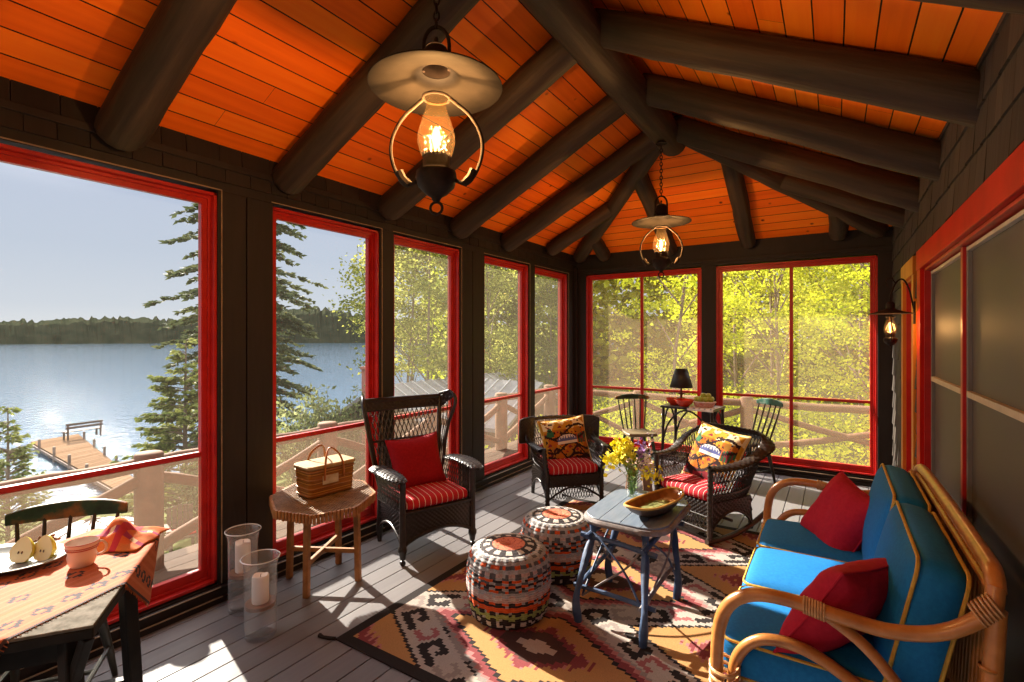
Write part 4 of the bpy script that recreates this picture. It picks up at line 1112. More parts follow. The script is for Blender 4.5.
for loc, fwd, tilt, roll, lab, sd in (((.03,2.31,.595), (-.86,.52), R(30), R(8), 'dark crimson pillow on the near end of the blue sofa', 4), ((.03,3.46,.575), (-.80,-.60), R(28), R(-14), 'crimson pillow half in sunlight on the far end of the blue sofa', 9)):
    b, edge = pillow(.50 if sd == 4 else .43,.43,.17, sd, pinch=.08, wr=.009); o = b.build('throw_pillow', M['red_cloth2'], None, smooth=True, ang=0); o.matrix_world = pillow_matrix(loc, fwd, tilt, roll)
    tag(o, lab, 'pillow', 'throw pillows'); q = MB(); q.tube(edge, .005, 6, closed=True); q.build('piping', M['red_cloth2'], o, smooth=True)
# ---------------------------------------------------------------- blue twig table
M['blue_paint'] = noisemat('worn_blue_paint', (.045,.10,.19), (.085,.155,.255), 10, (1,1,1), rough=.5, bumpk=.3, c3=(.17,.24,.32), bd=.004)
M['blue_top'] = noisemat('blue_grey_table_top', (.095,.13,.18), (.155,.19,.24), 9, (6,.8,6), rough=.42, bumpk=.15, bd=.003)
M['blue_twig'] = noisemat('blue_painted_twig', (.017,.038,.092), (.045,.085,.165), 16, rough=.55, bumpk=.5, c3=(.20,.20,.21), bd=.005)
M['grey_bark'] = noisemat('grey_bark_edge', (.10,.09,.09), (.26,.23,.22), 20, rough=.8, bumpk=.5)
bt = empty('twig_coffee_table', (-1.04, 3.02, .008), 0, 'blue painted twig coffee table with a grey plank top, on the rug', 'table')
TZ = .535
def rr(w, d, r, n=7):
    out = []
    for cx, cy, a0 in ((w-r, d-r, 0), (-w+r, d-r, 90), (-w+r, -d+r, 180), (w-r, -d+r, 270)):
        for i in range(n + 1): a = R(a0 + 90*i/n); out.append((cx + r*math.cos(a), cy + r*math.sin(a)))
    return out
outl = [(p[0] - .008, p[1] + .115) for p in rr(.252, .345, .14)]
def clip(poly, x0, x1):
    def cut(P, sgn, c):
        out = []
        for i in range(len(P)):
            a, q = P[i-1], P[i]; ia = sgn*(a[0]-c) >= 0; iq = sgn*(q[0]-c) >= 0
            if ia != iq: t = (c - a[0])/(q[0]-a[0]); out.append((c, a[1] + t*(q[1]-a[1])))
            if iq: out.append(q)
        return out
    return cut(cut(poly, 1, x0), -1, x1)
for i in range(4):
    x0 = -.260 + .126*i; b = MB(); P = clip(outl, x0 + .0015, x0 + .1245)
    P = [p for k, p in enumerate(P) if (V((*p,0)) - V((*P[k-1],0))).length > 1e-4]
    b.prism(P, TZ - .022, TZ, .003); b.build('top_board', M['blue_top'], bt)
b = MB(); b.tube([(p[0]*1.0, p[1]*1.0, TZ - .028) for p in outl], .019, 9, closed=True, jit=.15); b.build('edge_pole', M['grey_bark'], bt, smooth=True)
LEG = [(-.175,-.40,-.185,-.20),(.19,-.43,.14,-.21),(-.20,.13,-.17,.24),(.21,.14,.17,.25)]
for k, (x0, y0, x1, y1) in enumerate(LEG):
    b = MB(); pts = sp([(x0*1.05,y0*1.02,0),(x0*1.10,y0*1.03,.14),(lerp(x0,x1,.55)*1.06,lerp(y0,y1,.5),.30),(x1,y1,.42),(x1*.98,y1*.98,TZ-.025)], 5)
    b.tube(pts, [.021 + .004*math.sin(i*.7) for i in range(len(pts))], 10, jit=.14, seed=k); b.build('leg', M['blue_twig'], bt, smooth=True)
def twig(par, name, pts, r, mat='blue_twig', k=6, **kw):
    b = MB(); b.tube(spline(pts, k), r, 8, jit=.15, seed=len(pts)*3); return b.build(name, M[mat], par, smooth=True)
def L(i, z): 
    x0, y0, x1, y1 = LEG[i]; t = min(1, z/.45); return (lerp(x0,x1,t)*1.05, lerp(y0,y1,t), z)
def ext(a, c, k=.06):
    a, c = V(a), V(c); d = (c - a).normalized()*k; return [a - d, a.lerp(c, .5) + V((0,0,.006)), c + d]
for a, c, z, z2 in ((0,1,.16,.16),(1,3,.17,.20),(0,2,.20,.22),(0,1,.415,.40),(1,3,.42,.45),(0,2,.43,.43),(2,3,.43,.43)):
    twig(bt, 'stretcher', ext(L(a,z), L(c,z2)), .013 if z < .4 else .016, 'blue_twig' if (a,c) != (1,3) or z > .4 else 'grey_bark')
for a, c in ((1,3),(0,1),(2,0)):
    p, q = V(L(a,.12)), V(L(c,.45)); twig(bt, 'twig_brace', [p, p.lerp(q,.3) + V((0,0,-.02)), p.lerp(q,.65) + V((.02,0,-.03)), q], .0065, 'grey_bark')
    p, q = V(L(c,.12)), V(L(a,.45)); twig(bt, 'twig_brace', [p, p.lerp(q,.35) + V((.01,0,.05)), p.lerp(q,.7) + V((0,0,.04)), q], .0065, 'blue_twig')
BTZ = TZ + .008
# dough bowl
M['bowl_in'] = noisemat('honey_wood_bowl_inside', (.15,.052,.014), (.30,.12,.032), 7, (1,4,1), rough=.4, bumpk=.15)
M['bowl_out'] = noisemat('dark_bowl_outside', (.05,.022,.012), (.11,.05,.025), 8, (1,4,1), rough=.45, bumpk=.2)
M['bowl_rim'] = noisemat('ochre_bowl_rim', (.45,.24,.04), (.62,.38,.09), 12, rough=.45, bumpk=.1)
def oval(a, t, w, l, z):
    c, s_ = math.cos(a), math.sin(a); e = .8
    return V((w*math.copysign(abs(c)**e, c), l*math.copysign(abs(s_)**e, s_), z))
BOWLR = -15
db = empty('dough_bowl', (-.93, 3.09, BTZ), R(BOWLR), 'long oval wooden dough bowl lying on the blue twig table', 'bowl')
n = 40
b = MB(); prof = [(.0,.02),(.35,.018),(.6,.022),(.8,.03),(.93,.058),(.98,.072)]
b.lathe(prof, n); b.v = [tuple(oval(2*PI*(i % n)/n, 0, .10*prof[i//n][0], .265*prof[i//n][0], prof[i//n][1] + .018*abs(math.sin(2*PI*(i % n)/n))**3*prof[i//n][0])) for i in range(len(b.v))]
b.build('inside', M['bowl_in'], db, smooth=True)
b = MB(); prof = [(.0,0),(.5,.0),(.62,.004),(.82,.03),(.97,.058),(1.02,.072)]
b.lathe(prof, n); b.v = [tuple(oval(2*PI*(i % n)/n, 0, .10*prof[i//n][0], .265*prof[i//n][0], prof[i//n][1] + .018*abs(math.sin(2*PI*(i % n)/n))**3*prof[i//n][0])) for i in range(len(b.v))]
b.build('outside', M['bowl_out'], db, smooth=True)
b = MB(); b.tube([oval(2*PI*i/n, 0, .10, .265, .072 + .018*abs(math.sin(2*PI*i/n))**3) for i in range(n)], .0075, 8, closed=True); b.build('rim', M['bowl_rim'], db, smooth=True)
M['green_fruit'] = noisemat('mossy_leaf_litter', (.07,.10,.015), (.30,.29,.09), 9, rough=.7, bumpk=.4)
b = MB()
for i in range(190):
    a = random.random()*2*PI; q = math.sqrt(random.random())*.55; c = V((.10*q*math.cos(a), .27*q*math.sin(a), .030 + random.random()*.016)); t = random.random()*PI; l = random.uniform(.012,.03)
    d = V((math.cos(t), math.sin(t), random.uniform(-.2,.2)))*l; e_ = V((-math.sin(t), math.cos(t), random.uniform(-.3,.3)))*l*.45
    b.add([c-d, c+e_, c+d, c-e_], [(0,1,2,3)])
o = tag(b.build('dried_leaves', M['green_fruit']), 'dried green leaves and petals scattered inside the dough bowl', 'leaves', kind='stuff'); o.location = db.location; o.rotation_euler = db.rotation_euler
# flower vase
M['glass'] = glassmat('clear_glass'); M['stem'] = noisemat('green_stem', (.06,.16,.02), (.22,.34,.05), 15, rough=.6, bumpk=.1)
M['yellow_fl'] = noisemat('yellow_flower', (.70,.62,.015), (.80,.76,.06), 30, rough=.7, bumpk=0)
M['purple_fl'] = noisemat('purple_flower', (.22,.10,.34), (.45,.28,.55), 30, rough=.7, bumpk=0); M['white_fl'] = noisemat('white_pink_flower', (.70,.55,.52), (.82,.74,.70), 30, rough=.7, bumpk=0)
M['leaf'] = noisemat('flower_leaf', (.10,.20,.02), (.26,.34,.05), 20, rough=.6, bumpk=.1)
va = empty('glass_vase', (-1.15, 3.31, BTZ), 0, 'clear glass tumbler vase standing at the back of the blue twig table', 'vase')
b = MB(); b.lathe([(0,.004),(.030,.004),(.033,.012),(.040,.15),(.0425,.15),(.036,.01),(.033,.0),(0,0)], 24); b.build('glass', M['glass'], va, smooth=True)
fb = empty('flower_bouquet', (-1.15, 3.31, BTZ), 0, 'bouquet of yellow, purple and white wildflowers in the glass vase on the blue table', 'flowers')
random.seed(11)
def stalk(tip, mat='stem'):
    b = MB(); base = V((random.uniform(-.014,.014), random.uniform(-.014,.014), .014)); t = V(tip)
    b.tube(bez(base, base + V((0,0,.10)), t*.6 + V((0,0,.08)), t, 6), .0018, 5); b.build('stem', M[mat], fb, smooth=True); return t
def sprig(c, r, n, sz, mat, name, up=1.2):
    b = MB()
    for i in range(n):
        p = c + V((random.gauss(0,r), random.gauss(0,r), random.gauss(0,r*up)))
        q = Euler((random.random()*6, random.random()*6, random.random()*6)).to_matrix()
        pet = 5
        vs = [p] + [p + q @ V((sz*math.cos(a), sz*math.sin(a), sz*.3*(k % 2))) for k, a in enumerate([2*PI*j/10 for j in range(10)])]
        b.add(vs, [(0, 1 + j, 1 + (j+1) % 10) for j in range(10)])
    b.build(name, M[mat], fb)
for tip in [(-.10,-.02,.30),(-.06,.05,.33),(-.12,.03,.25),(-.03,-.05,.31),(-.15,-.04,.22),(-.08,-.06,.27),(-.02,.02,.28),(-.11,.06,.31)]: sprig(stalk(tip), .026, 34, .0145, 'yellow_fl', 'yellow_blossom')
for tip in [(.05,.05,.31),(.07,.02,.27),(.03,.07,.29)]: sprig(stalk(tip), .016, 26, .010, 'purple_fl', 'purple_blossom', 2.6)
for tip in [(.10,.04,.33),(.09,.0,.24),(.06,.04,.22)]: sprig(stalk(tip), .018, 22, .011, 'white_fl', 'white_blossom', 2)
for tip in [(.15,-.04,.19),(.20,-.06,.17),(.12,.05,.20),(.10,-.06,.18)]: sprig(stalk(tip), .024, 20, .010, 'yellow_fl', 'yellow_blossom')
b = MB()
for i in range(260):
    a = random.random()*2*PI; z = random.uniform(.03,.27); r = .012 + max(0, z - .13)*random.uniform(.1,.75); p = V((r*math.cos(a), r*math.sin(a), z))
    d = V((math.cos(a), math.sin(a), random.uniform(.2,1.4))).normalized()*random.uniform(.015,.04); w = V((-math.sin(a), math.cos(a), 0))*random.uniform(.004,.009)
    b.add([p, p + d*.5 + w, p + d, p + d*.5 - w], [(0,1,2,3)])
b.build('leaves', M['leaf'], fb)

# ---------------------------------------------------------------- woven ottomans
M['woven'] = colmat('woven_rag_weave', .7, .6, 120, var=.3)
def ottoman(loc, label, rz, seed):
    random.seed(seed)
    e = empty('woven_ottoman', loc, rz, label, 'ottoman', 'woven drum ottomans')
    H, Rr = .39, .243
    nu, nv = 84, 44
    GY, PK, BK, OR, GN, WH_, DG, LB = (.33,.32,.31), (.46,.32,.29), (.025,.018,.02), (.58,.085,.015), (.28,.34,.10), (.52,.46,.41), (.09,.09,.095), (.34,.34,.35)
    jit = [[random.random() for _ in range(nu)] for _ in range(nv)]
    def prof(v): 
        # side profile from the base to the top shoulder
        a = v; r = Rr*(.80 + .20*math.sin(PI*(.08 + .80*a))**.8); 
        z = H*(a*.96)
        if a > .8: r *= 1 - .24*((a - .8)/.2)**2.0; z = H*(.768 + .2*math.sin((a - .8)/.2*PI/2))
        return r, z
    RW_ = [(BK,BK),(WH_,BK),(WH_,BK),(BK,BK),(GN,BK),(GN,GN),(GN,BK),(OR,BK),(OR,OR),(OR,OR),(BK,BK),(BK,OR),(PK,PK),(WH_,PK),(PK,LB),(LB,GY),(DG,OR),(BK,GY),(OR,BK),(DG,GY),(BK,OR),(GY,DG),(PK,DG),(GY,LB),(DG,OR),(LB,GY),(GY,DG),(WH_,LB)]
    def cf(u, v):
        rw = RW_[min(len(RW_) - 1, int(v*len(RW_)))]; cidx = int(u*84); jt_ = jit[int(v*28) % nv][cidx % nu]
        col = rw[(cidx // 2) % 2]
        if jt_ < .13: col = rw[1 - (cidx // 2) % 2]
        if jt_ > .94: col = GY
        return col
    def cf_old(u, v):
        i = int(u*nu); j = int(v*nv); q = jit[min(j, nv-1)][i % nu]; st = (i // 2) % 2
        if v < .05: return BK
        if v < .11: return WH_ if (i // 2 % 2) else BK
        if v < .14: return BK
        if v < .23: return GN if q < .8 else BK
        if v < .28: return GN if st else BK
        if v < .38: return OR if q < .88 else PK
        if v < .42: return BK if (st or q < .4) else OR
        if v < .45: return BK
        if v < .56: return PK if (i % 4 < 3) else WH_
        if v < .62: return LB if q < .7 else PK
        if v < .66: return BK if i % 4 < 2 else GY
        if v < .70: return OR if q < .35 else (DG if q < .7 else GY)
        if v < .74: return BK if i % 4 >= 2 else GY
        if v < .80: return GY if q < .7 else (OR if q > .9 else DG)
        if v < .84: return DG if (i % 4 < 2) else LB
        return WH_ if q < .55 else (PK if q < .8 else LB)
    b = MB()
    def fn(u, v):
        r, z = prof(v); a = 2*PI*u; rib = math.sin(u*nu*PI/2*1.0 + PI/4); wv = math.sin(v*nv*PI + (PI if int(u*nu/2) % 2 else 0))
        r += .0065*abs(math.sin(u*28*PI)) + .0022*math.sin(v*28*2*PI)
        return (r*math.cos(a), r*math.sin(a), z)
    b.grid(fn, 168, 112, cf, wrapu=True); b.build('woven_side', M['woven'], e, smooth=True, ang=0)
    r0, z0 = prof(1.0)
    b = MB()
    def top(u, v): 
        r = r0*(1 - v); return (r*math.cos(2*PI*u), r*math.sin(2*PI*u), z0 + .012*math.sin(PI*min(1, v*1.2)/1.2) - .012*(v > .95) + .0015*math.sin(v*40) + .001*math.sin(u*60*PI))
    def ct(u, v):
        if v < .08: return BK
        if v < .34: return WH_ if int(u*24) % 2 else BK
        if v < .40: return BK
        return (.62,.17,.09) if (int(v*14) + int(u*36)) % 5 else (.42,.08,.05)
    b.grid(top, 72, 22, ct, wrapu=True); b.build('top_medallion', M['woven'], e, smooth=True, ang=0)
    b = MB(); b.lathe([(Rr*.78,0),(Rr*.8,.02)], 40); b.build('base_ring', M['woven'], e)
    return e
ottoman((-1.62,2.50,.013), 'round ottoman woven of coloured rags nearest the camera, between wing chair and blue table', .2, 3)
ottoman((-1.615,3.10,.013), 'round ottoman woven of coloured rags tucked behind the first one, left of the blue table', 1.1, 8)

# ---------------------------------------------------------------- kilim rug
M['kilim'] = colmat('wool_kilim', .95, .5, 200, var=.22)
def rug():
    RX0, RX1, RY0, RY1 = -2.245, -.37, 1.765, 4.60
    nx, ny = 118, 178; W, Lh = RX1 - RX0, RY1 - RY0; cx = (RX0 + RX1)/2
    GO, MA, BK, GYc, CR, PK, DB = (.385,.205,.075), (.20,.042,.045), (.020,.015,.014), (.24,.21,.19), (.43,.36,.30), (.38,.15,.14), (.070,.034,.027)
    cs = [2.28, 3.17, 4.06]; A, B = .50, .288
    def cf(u, v):
        x = RX0 + u*W; y = RY0 + v*Lh
        ex = min(x - RX0, RX1 - x, y - RY0, RY1 - y)
        if ex < .06: return BK
        X = abs(x - cx)
        c = min(cs, key=lambda q: abs(q - y)); Y = abs(y - c)
        step = .035
        Xq = math.floor(X/step)*step; Yq = math.floor(Y/.02)*.02
        m = Xq/A + Yq/B
        saw = ((X/.075) % 1)*.16
        if m < 1.0:
            if m < .19: return CR
            if m < .42: return DB
            if m + saw < .66: return MA
            if m + saw < .68: return PK if (int(Y/.02) % 2) else MA
            return GO
        if m < 1.085: return BK
        if m < 1.20: return MA
        if m < 1.30: return PK
        # side triangles, apex inward, midway between diamonds
        ts = [RY0 + .03, 2.725, 3.615, 4.50]; t = min(ts, key=lambda q: abs(q - y)); T = abs(y - t)
        d = W/2 - X    # distance from the side edge
        q = (d - .05)/.52 + T/.32
        if q < 1:
            s2 = ((d/.06) % 1)*.20
            if q + s2 < .18: return CR
            if .30 < q + s2 < .62 : return MA if q + s2 < .55 else PK
            return GO
        if q < 1.07: return BK
        # fret hooks in the field
        f = q - 1.07; al = X*.852 + T*.524; w_ = -X*.524 + T*.852 + .174; p_ = al % .34
        if 1.30 <= m < 1.37: return GYc
        if f < .75:
            if (.03 < w_ < .075 and p_ < .20) or (.155 < p_ < .20 and .03 < w_ < .165) or (.125 < w_ < .165 and .06 < p_ < .20) or (.06 < p_ < .10 and .10 < w_ < .165): return BK
            if (.05 < w_ < .085 and .22 < p_ < .33) or (.22 < p_ < .25 and .05 < w_ < .17) or (.14 < w_ < .17 and .22 < p_ < .31): return (.29,.10,.10) if int(al/.34) % 2 else (.26,.22,.20)
            return (.37,.325,.285)
        if f > .5: return CR if int((x + 2*y)/.11) % 2 else (BK if int((x - y)/.16) % 3 == 0 else GYc)
        return (.37,.325,.285)
    b = MB()
    def fn(u, v): 
        x = RX0 + u*W; y = RY0 + v*Lh
        return (x, y, .0085 + .003*max(0, mnoise.noise(V((x*2, y*2, 1)))) * (1 if min(u,1-u,v,1-v) > .01 else .3))
    b.grid(fn, nx, ny, cf)
    o = len(b.v); b.color(BK)
    E = [(RX0,RY0),(RX1,RY0),(RX1,RY1),(RX0,RY1)]
    b.add([(p[0],p[1],.0005) for p in E] + [(p[0],p[1],.0085) for p in E], [(3,2,1,0)] + [(i,(i+1)%4,4+(i+1)%4,4+i) for i in range(4)])
    r = empty('kilim_rug', (0,0,0), 0, 'wool kilim rug with gold and maroon stepped diamonds on the deck floor', 'rug')
    k = b.build('woven_field', M['kilim'], r)
    b = MB(); b.color(BK)
    for (x, y, dx, dy) in ((RX0,RY0,-1,-.55),(RX1,RY0,1,-.6),(RX0,RY1,-1,.5),(RX1,RY1,1,.5)):
        b.tube([(x,y,.008),(x+.03*dx,y+.03*dy,.009),(x+.07*dx,y+.05*dy,.008),(x+.10*dx,y+.045*dy,.007)], [.010,.011,.009,.013], 6); b.build('corner_tassel', M['kilim'], r, smooth=True); b = MB(); b.color(BK)
rug()
# ---------------------------------------------------------------- octagonal twig side table, basket
M['bamboo'] = noisemat('split_twig_wood', (.22,.085,.02), (.42,.20,.06), 12, rough=.5, bumpk=.3, c3=(.5,.3,.12), bd=.004)
M['twigtop'] = noisemat('greyed_split_twig_top', (.11,.06,.028), (.27,.165,.08), 14, rough=.6, bumpk=.4, bd=.004)
TX, TY, TH = -2.875, 2.165, .585
ot = empty('octagonal_side_table', (TX, TY, 0), R(20), 'octagonal side table of split twigs under the picnic basket, by the left window', 'table')
def octo(r, ph=22.5): return [(r*math.cos(R(45*i + ph)), r*math.sin(R(45*i + ph))) for i in range(8)]
OX = Matrix.Translation((.02,-.035,0)) @ Matrix.Rotation(R(123), 4, 'Z') @ Matrix.Diagonal((1.24,1,1,1)) @ Matrix.Rotation(R(-123), 4, 'Z')
b = MB(); b.prism(octo(.322), TH - .03, TH - .014); b.build('top_board', M['bamboo'], ot, xf=OX)
b = MB(); O = octo(.325)
x = -.3115
while x < .3115:      # half-round strips laid side by side, in two mirrored fans
    for sgn in (-1, 1):
        ap_ = .325*math.cos(R(22.5)); ymax = min(ap_, ap_*math.sqrt(2) - abs(x))
        if abs(x) > ap_: continue
        b.tube([(x, sgn*.002, TH - .012),(x, sgn*ymax, TH - .012)], .0086, 7)
    x += .0192
b.build('twig_strips', M['twigtop'], ot, smooth=True, xf=OX)
b = MB()
for i in range(8):
    a, c = V((*O[i],0)), V((*O[(i+1)%8],0)); k = 11
    for j in range(k):
        p = a.lerp(c, (j + .5)/k)*1.01; b.tube([(p.x,p.y,TH - .055 - .006*random.random()),(p.x,p.y,TH - .004)], .0098, 7)
b.build('edge_twigs', M['bamboo'], ot, smooth=True, xf=OX)
lp = [(.225*math.cos(R(a)), .225*math.sin(R(a))) for a in (8,98,188,278)]
for p in lp:
    b = MB(); b.rbox((0,0,0), (.036,.036,TH - .03), .006, 2); b.v = [(v[0] + p[0]*(1 + .10*(.28 - v[2])), v[1] + p[1]*(1 + .10*(.28 - v[2])), v[2] + (TH - .03)/2) for v in b.v]; b.build('leg', M['bamboo'], ot)
for i in (0, 1):
    b = MB(); b.beam((*lp[i], .20 + .001*i), (*lp[i+2], .20 + .001*i), .024, .03, r=.004); b.build('cross_stretcher', M['bamboo'], ot)
for i in range(4):
    b = MB(); b.beam((*lp[i], TH - .065), (*lp[(i+1)%4], TH - .065), .02, .03); b.build('apron', M['bamboo'], ot)
# picnic basket
M['basket'] = stripemat('honey_splint_basket', .052, [(0,(.25,.095,.012)),(.36,(.12,.04,.006)),(.42,(.38,.19,.035)),(.56,(.12,.04,.006)),(.62,(.22,.08,.010)),(.96,(.11,.036,.006))], 2, .38)
M['basket_lid'] = noisemat('pale_basket_lid', (.27,.175,.07), (.40,.28,.13), 12, (8,1,1), rough=.55, spec=.15, bumpk=.15)
M['handle'] = noisemat('bent_wood_handle', (.26,.08,.015), (.40,.15,.03), 10, rough=.35, bumpk=.1)
BZ = TH + .002
pb = empty('picnic_basket', (TX - .01, TY + .02, BZ), R(84), 'honey splint picnic basket with two bent handles on the octagonal twig table', 'basket')
def taper(z): return .94 + .06*z/.16
b = MB(); n = 32
def rrp(w, d, r, k=6):
    return rr(w, d, r, k)
for z0, z1 in ((0, .155),):
    P = rrp(.150, .088, .03); m_ = len(P); zs = [0, .008, .05, .1, .15, .155]
    vs = [(p[0]*taper(z), p[1]*taper(z), z) for z in zs for p in P]
    fs = [(j*m_+i, j*m_+(i+1)%m_, (j+1)*m_+(i+1)%m_, (j+1)*m_+i) for j in range(len(zs)-1) for i in range(m_)] + [list(range(m_))[::-1]]
    b.add(vs, fs)
b.build('body', M['basket'], pb, smooth=True, ang=50)
b = MB()
for z in (.012, .05, .10, .145): 
    P = [(p[0]*taper(z)*1.012, p[1]*taper(z)*1.02, z) for p in rrp(.150,.088,.03)]; b.tube(P, .0035, 6, closed=True)
b.build('splint_band', M['bamboo'], pb, smooth=True)
b = MB(); b.prism(rrp(.157,.096,.032), .156, .178, .006); b.build('lid', M['basket_lid'], pb, smooth=True, ang=30)
for y in (-.097, .097):
    b = MB(); lean = .45 if y < 0 else -.45
    pts = [(-.062, y, .09), (-.058, y, .16), (-.045, y*.86, .215), (-.02, y*.62, .252), (.0, y*.55, .262), (.02, y*.62, .252), (.045, y*.86, .215), (.058, y, .16), (.062, y, .09)]
    b.tube(spline(pts, 5), .009, 8, squash=.55); b.build('handle', M['handle'], pb, smooth=True)
b = MB(); b.rbox((-.02, -.091, .09), (.10,.004,.05), .001); pb.scale = (1.13,1.13,1.13); b.build('tag_plate', noisemat('aged_brass_plate', (.35,.28,.18), (.55,.47,.35), 20, rough=.35, bumpk=.1), pb)

# ---------------------------------------------------------------- hurricane glasses with candles
M['wax'] = noisemat('ivory_wax', (.88,.78,.68), (.93,.86,.77), 8, rough=.5, bumpk=.15); M['wick'] = noisemat('black_wick', (.01,.01,.01), (.03,.025,.02), 8)
for p in [M['wax'].node_tree.nodes[k] for k in M['wax'].node_tree.nodes.keys() if M['wax'].node_tree.nodes[k].type == 'BSDF_PRINCIPLED']: p.inputs['Subsurface Weight'].default_value = .0
M['bubble'] = glassmat('bubbly_glass', (.97,.975,.98), .05)
nt = M['bubble'].node_tree; bn = N(nt, 'ShaderNodeBump', i_Strength=.6, i_Distance=.01); vn = N(nt, 'ShaderNodeTexNoise', i_Scale=28.0); nt.links.new(coords(nt), vn.inputs[0]); nt.links.new(vn.outputs[0], bn.inputs['Height'])
for n_ in nt.nodes:
    if n_.type in ('BSDF_GLOSSY','LAYER_WEIGHT'): nt.links.new(bn.outputs[0], n_.inputs['Normal'])
tb_ = N(nt, 'ShaderNodeBsdfDiffuse'); tb_.inputs[0].default_value = (.9,.9,.9,1); mo_ = [n_ for n_ in nt.nodes if n_.type == 'OUTPUT_MATERIAL'][0]; src_ = mo_.inputs[0].links[0].from_socket
mx_ = N(nt, 'ShaderNodeMixShader'); mx_.inputs[0].default_value = .07; nt.links.new(src_, mx_.inputs[1]); nt.links.new(tb_.outputs[0], mx_.inputs[2]); nt.links.new(mx_.outputs[0], mo_.inputs[0])
M['glass_edge'] = noisemat('pale_glass_edge', (.55,.56,.57), (.70,.71,.72), 9, rough=.15, bumpk=0, spec=.8)  # whitish rim colour stands in for the bright specular edge of the glass
def hurricane(loc, r, H, zc, hc, label, clabel, sd):
    e = empty('hurricane_glass', loc, 0, label, 'hurricane glass', 'hurricane glasses on the floor')
    b = MB(); out = [(0,.0),(r*.86,.0),(r*.92,.010),(r*.93,.05),(r*.94,H*.5),(r*.955,H*.85),(r*1.02,H*.95),(r*1.14,H)]
    inn = [(r*1.12,H),(r*.99,H*.95),(r*.93,H*.85),(r*.915,H*.5),(r*.90,.05),(r*.85,.025),(0,.022)]
    b.lathe(out + inn, 40); b.build('glass_cylinder', M['bubble'], e, smooth=True, ang=0)
    b = MB(); b.tube([(r*1.13*math.cos(2*PI*i/40), r*1.13*math.sin(2*PI*i/40), H) for i in range(40)], .0030, 6, closed=True); b.build('glass_rim', M['glass_edge'], e, smooth=True)
    b = MB(); b.lathe([(0,zc - .022),(r*.90,zc - .022),(r*.90,zc - .002),(0,zc - .002)], 32); b.build('candle_shelf', noisemat('amber_candle_cup', (.16,.06,.02), (.30,.13,.05), 9, rough=.3, bumpk=0), e, smooth=True, ang=30)
    c = empty('pillar_candle', (loc[0], loc[1], loc[2] + zc - .001), 0, clabel, 'candle', 'pillar candles')
    b = MB(); rc = r*.50
    b.lathe([(rc*.97,0),(rc,.006),(rc,hc*.9),(rc*.97,hc*.975),(rc*.86,hc),(rc*.6,hc - .008),(.3*rc,hc - .014),(0,hc - .015)], 28)
    b.v = [(v[0]*(1 + .03*mnoise.noise(V((v[0]*30, v[1]*30, sd)))), v[1], v[2] + (.012*mnoise.noise(V((v[0]*25, v[1]*25, sd))) if v[2] > hc*.8 else 0)) for v in b.v]
    b.build('wax', M['wax'], c, smooth=True); b = MB(); b.tube([(0,0,hc - .02),(.001,0,hc - .006),(.003,.001,hc + .004)], .0015, 5); b.build('wick', M['wick'], c)
hurricane((-2.625, 1.575, 0), .086, .425, .185, .145, 'shorter bubbly hurricane glass in front of the other, left of the octagonal table', 'ivory pillar candle in the shorter front hurricane glass', 3)
hurricane((-2.955, 1.665, 0), .084, .475, .235, .175, 'taller bubbly hurricane glass behind, against the left wall post', 'ivory pillar candle in the taller rear hurricane glass', 8)

# ---------------------------------------------------------------- the corner of a square table with a woven runner
M['table_dark'] = noisemat('dark_green_black_table', (.007,.006,.005), (.018,.015,.011), 10, spec=.15, rough=.5, bumpk=.2)
M['table_top'] = noisemat('worn_whitewashed_top', (.075,.068,.054), (.175,.16,.135), 26, (1,1,1), rough=.85, spec=.04, bumpk=.4, c3=(.23,.21,.18))
V1 = V((-1.883,.603,0)); e2 = V((math.cos(R(145)), math.sin(R(145)), 0)); e1 = V((math.cos(R(235)), math.sin(R(235)), 0))
LA, LB = .70, .74; TT = .75
tc_ = V1 + e2*LA/2 + e1*LB/2
lt = empty('square_tea_table', (tc_.x, tc_.y, 0), R(145), 'dark square table with a worn whitewashed top under the orange runner', 'table')
# local x along e2, y along e1 (e1 = e2 rotated +90)
b = MB(); b.rbox((0,0,TT - .005), (LA,LB,.010), .003, 2); b.build('top', M['table_top'], lt)
b = MB(); b.rbox((0,0,TT - .0255), (LA + .002,LB + .002,.030), .004); b.build('top_edge', M['table_dark'], lt)
b = MB()
for a, c in (((-1,-1),(1,-1)),((1,-1),(1,1)),((1,1),(-1,1)),((-1,1),(-1,-1))): b.beam((a[0]*(LA/2-.09),a[1]*(LB/2-.09),TT-.085), (c[0]*(LA/2-.09),c[1]*(LB/2-.09),TT-.085), .02, .09)
b.build('apron', M['table_dark'], lt)
for sx in (-1, 1):
    for sy in (-1, 1):
        b = MB(); b.beam((sx*(LA/2-.085),sy*(LB/2-.085),TT-.04), (sx*(LA/2-.055),sy*(LB/2-.055),0), .05, .05, r=.006); b.build('leg', M['table_dark'], lt)
        b = MB(); b.beam((sx*(LA/2-.02),sy*(LB/2-.02),TT-.042), (sx*(LA/2-.07),sy*(LB/2-.07),TT-.19), .03, .03, r=.004); b.build('corner_bracket', M['table_dark'], lt)
for sx in (-1, 1): 
    b = MB(); b.beam((sx*(LA/2-.06),-(LB/2-.06),.2), (sx*(LA/2-.06),(LB/2-.06),.2), .03, .03); b.build('stretcher', M['table_dark'], lt)
b = MB(); b.beam((-(LA/2-.06),0,.2), ((LA/2-.06),0,.2), .03, .03); b.build('stretcher', M['table_dark'], lt)
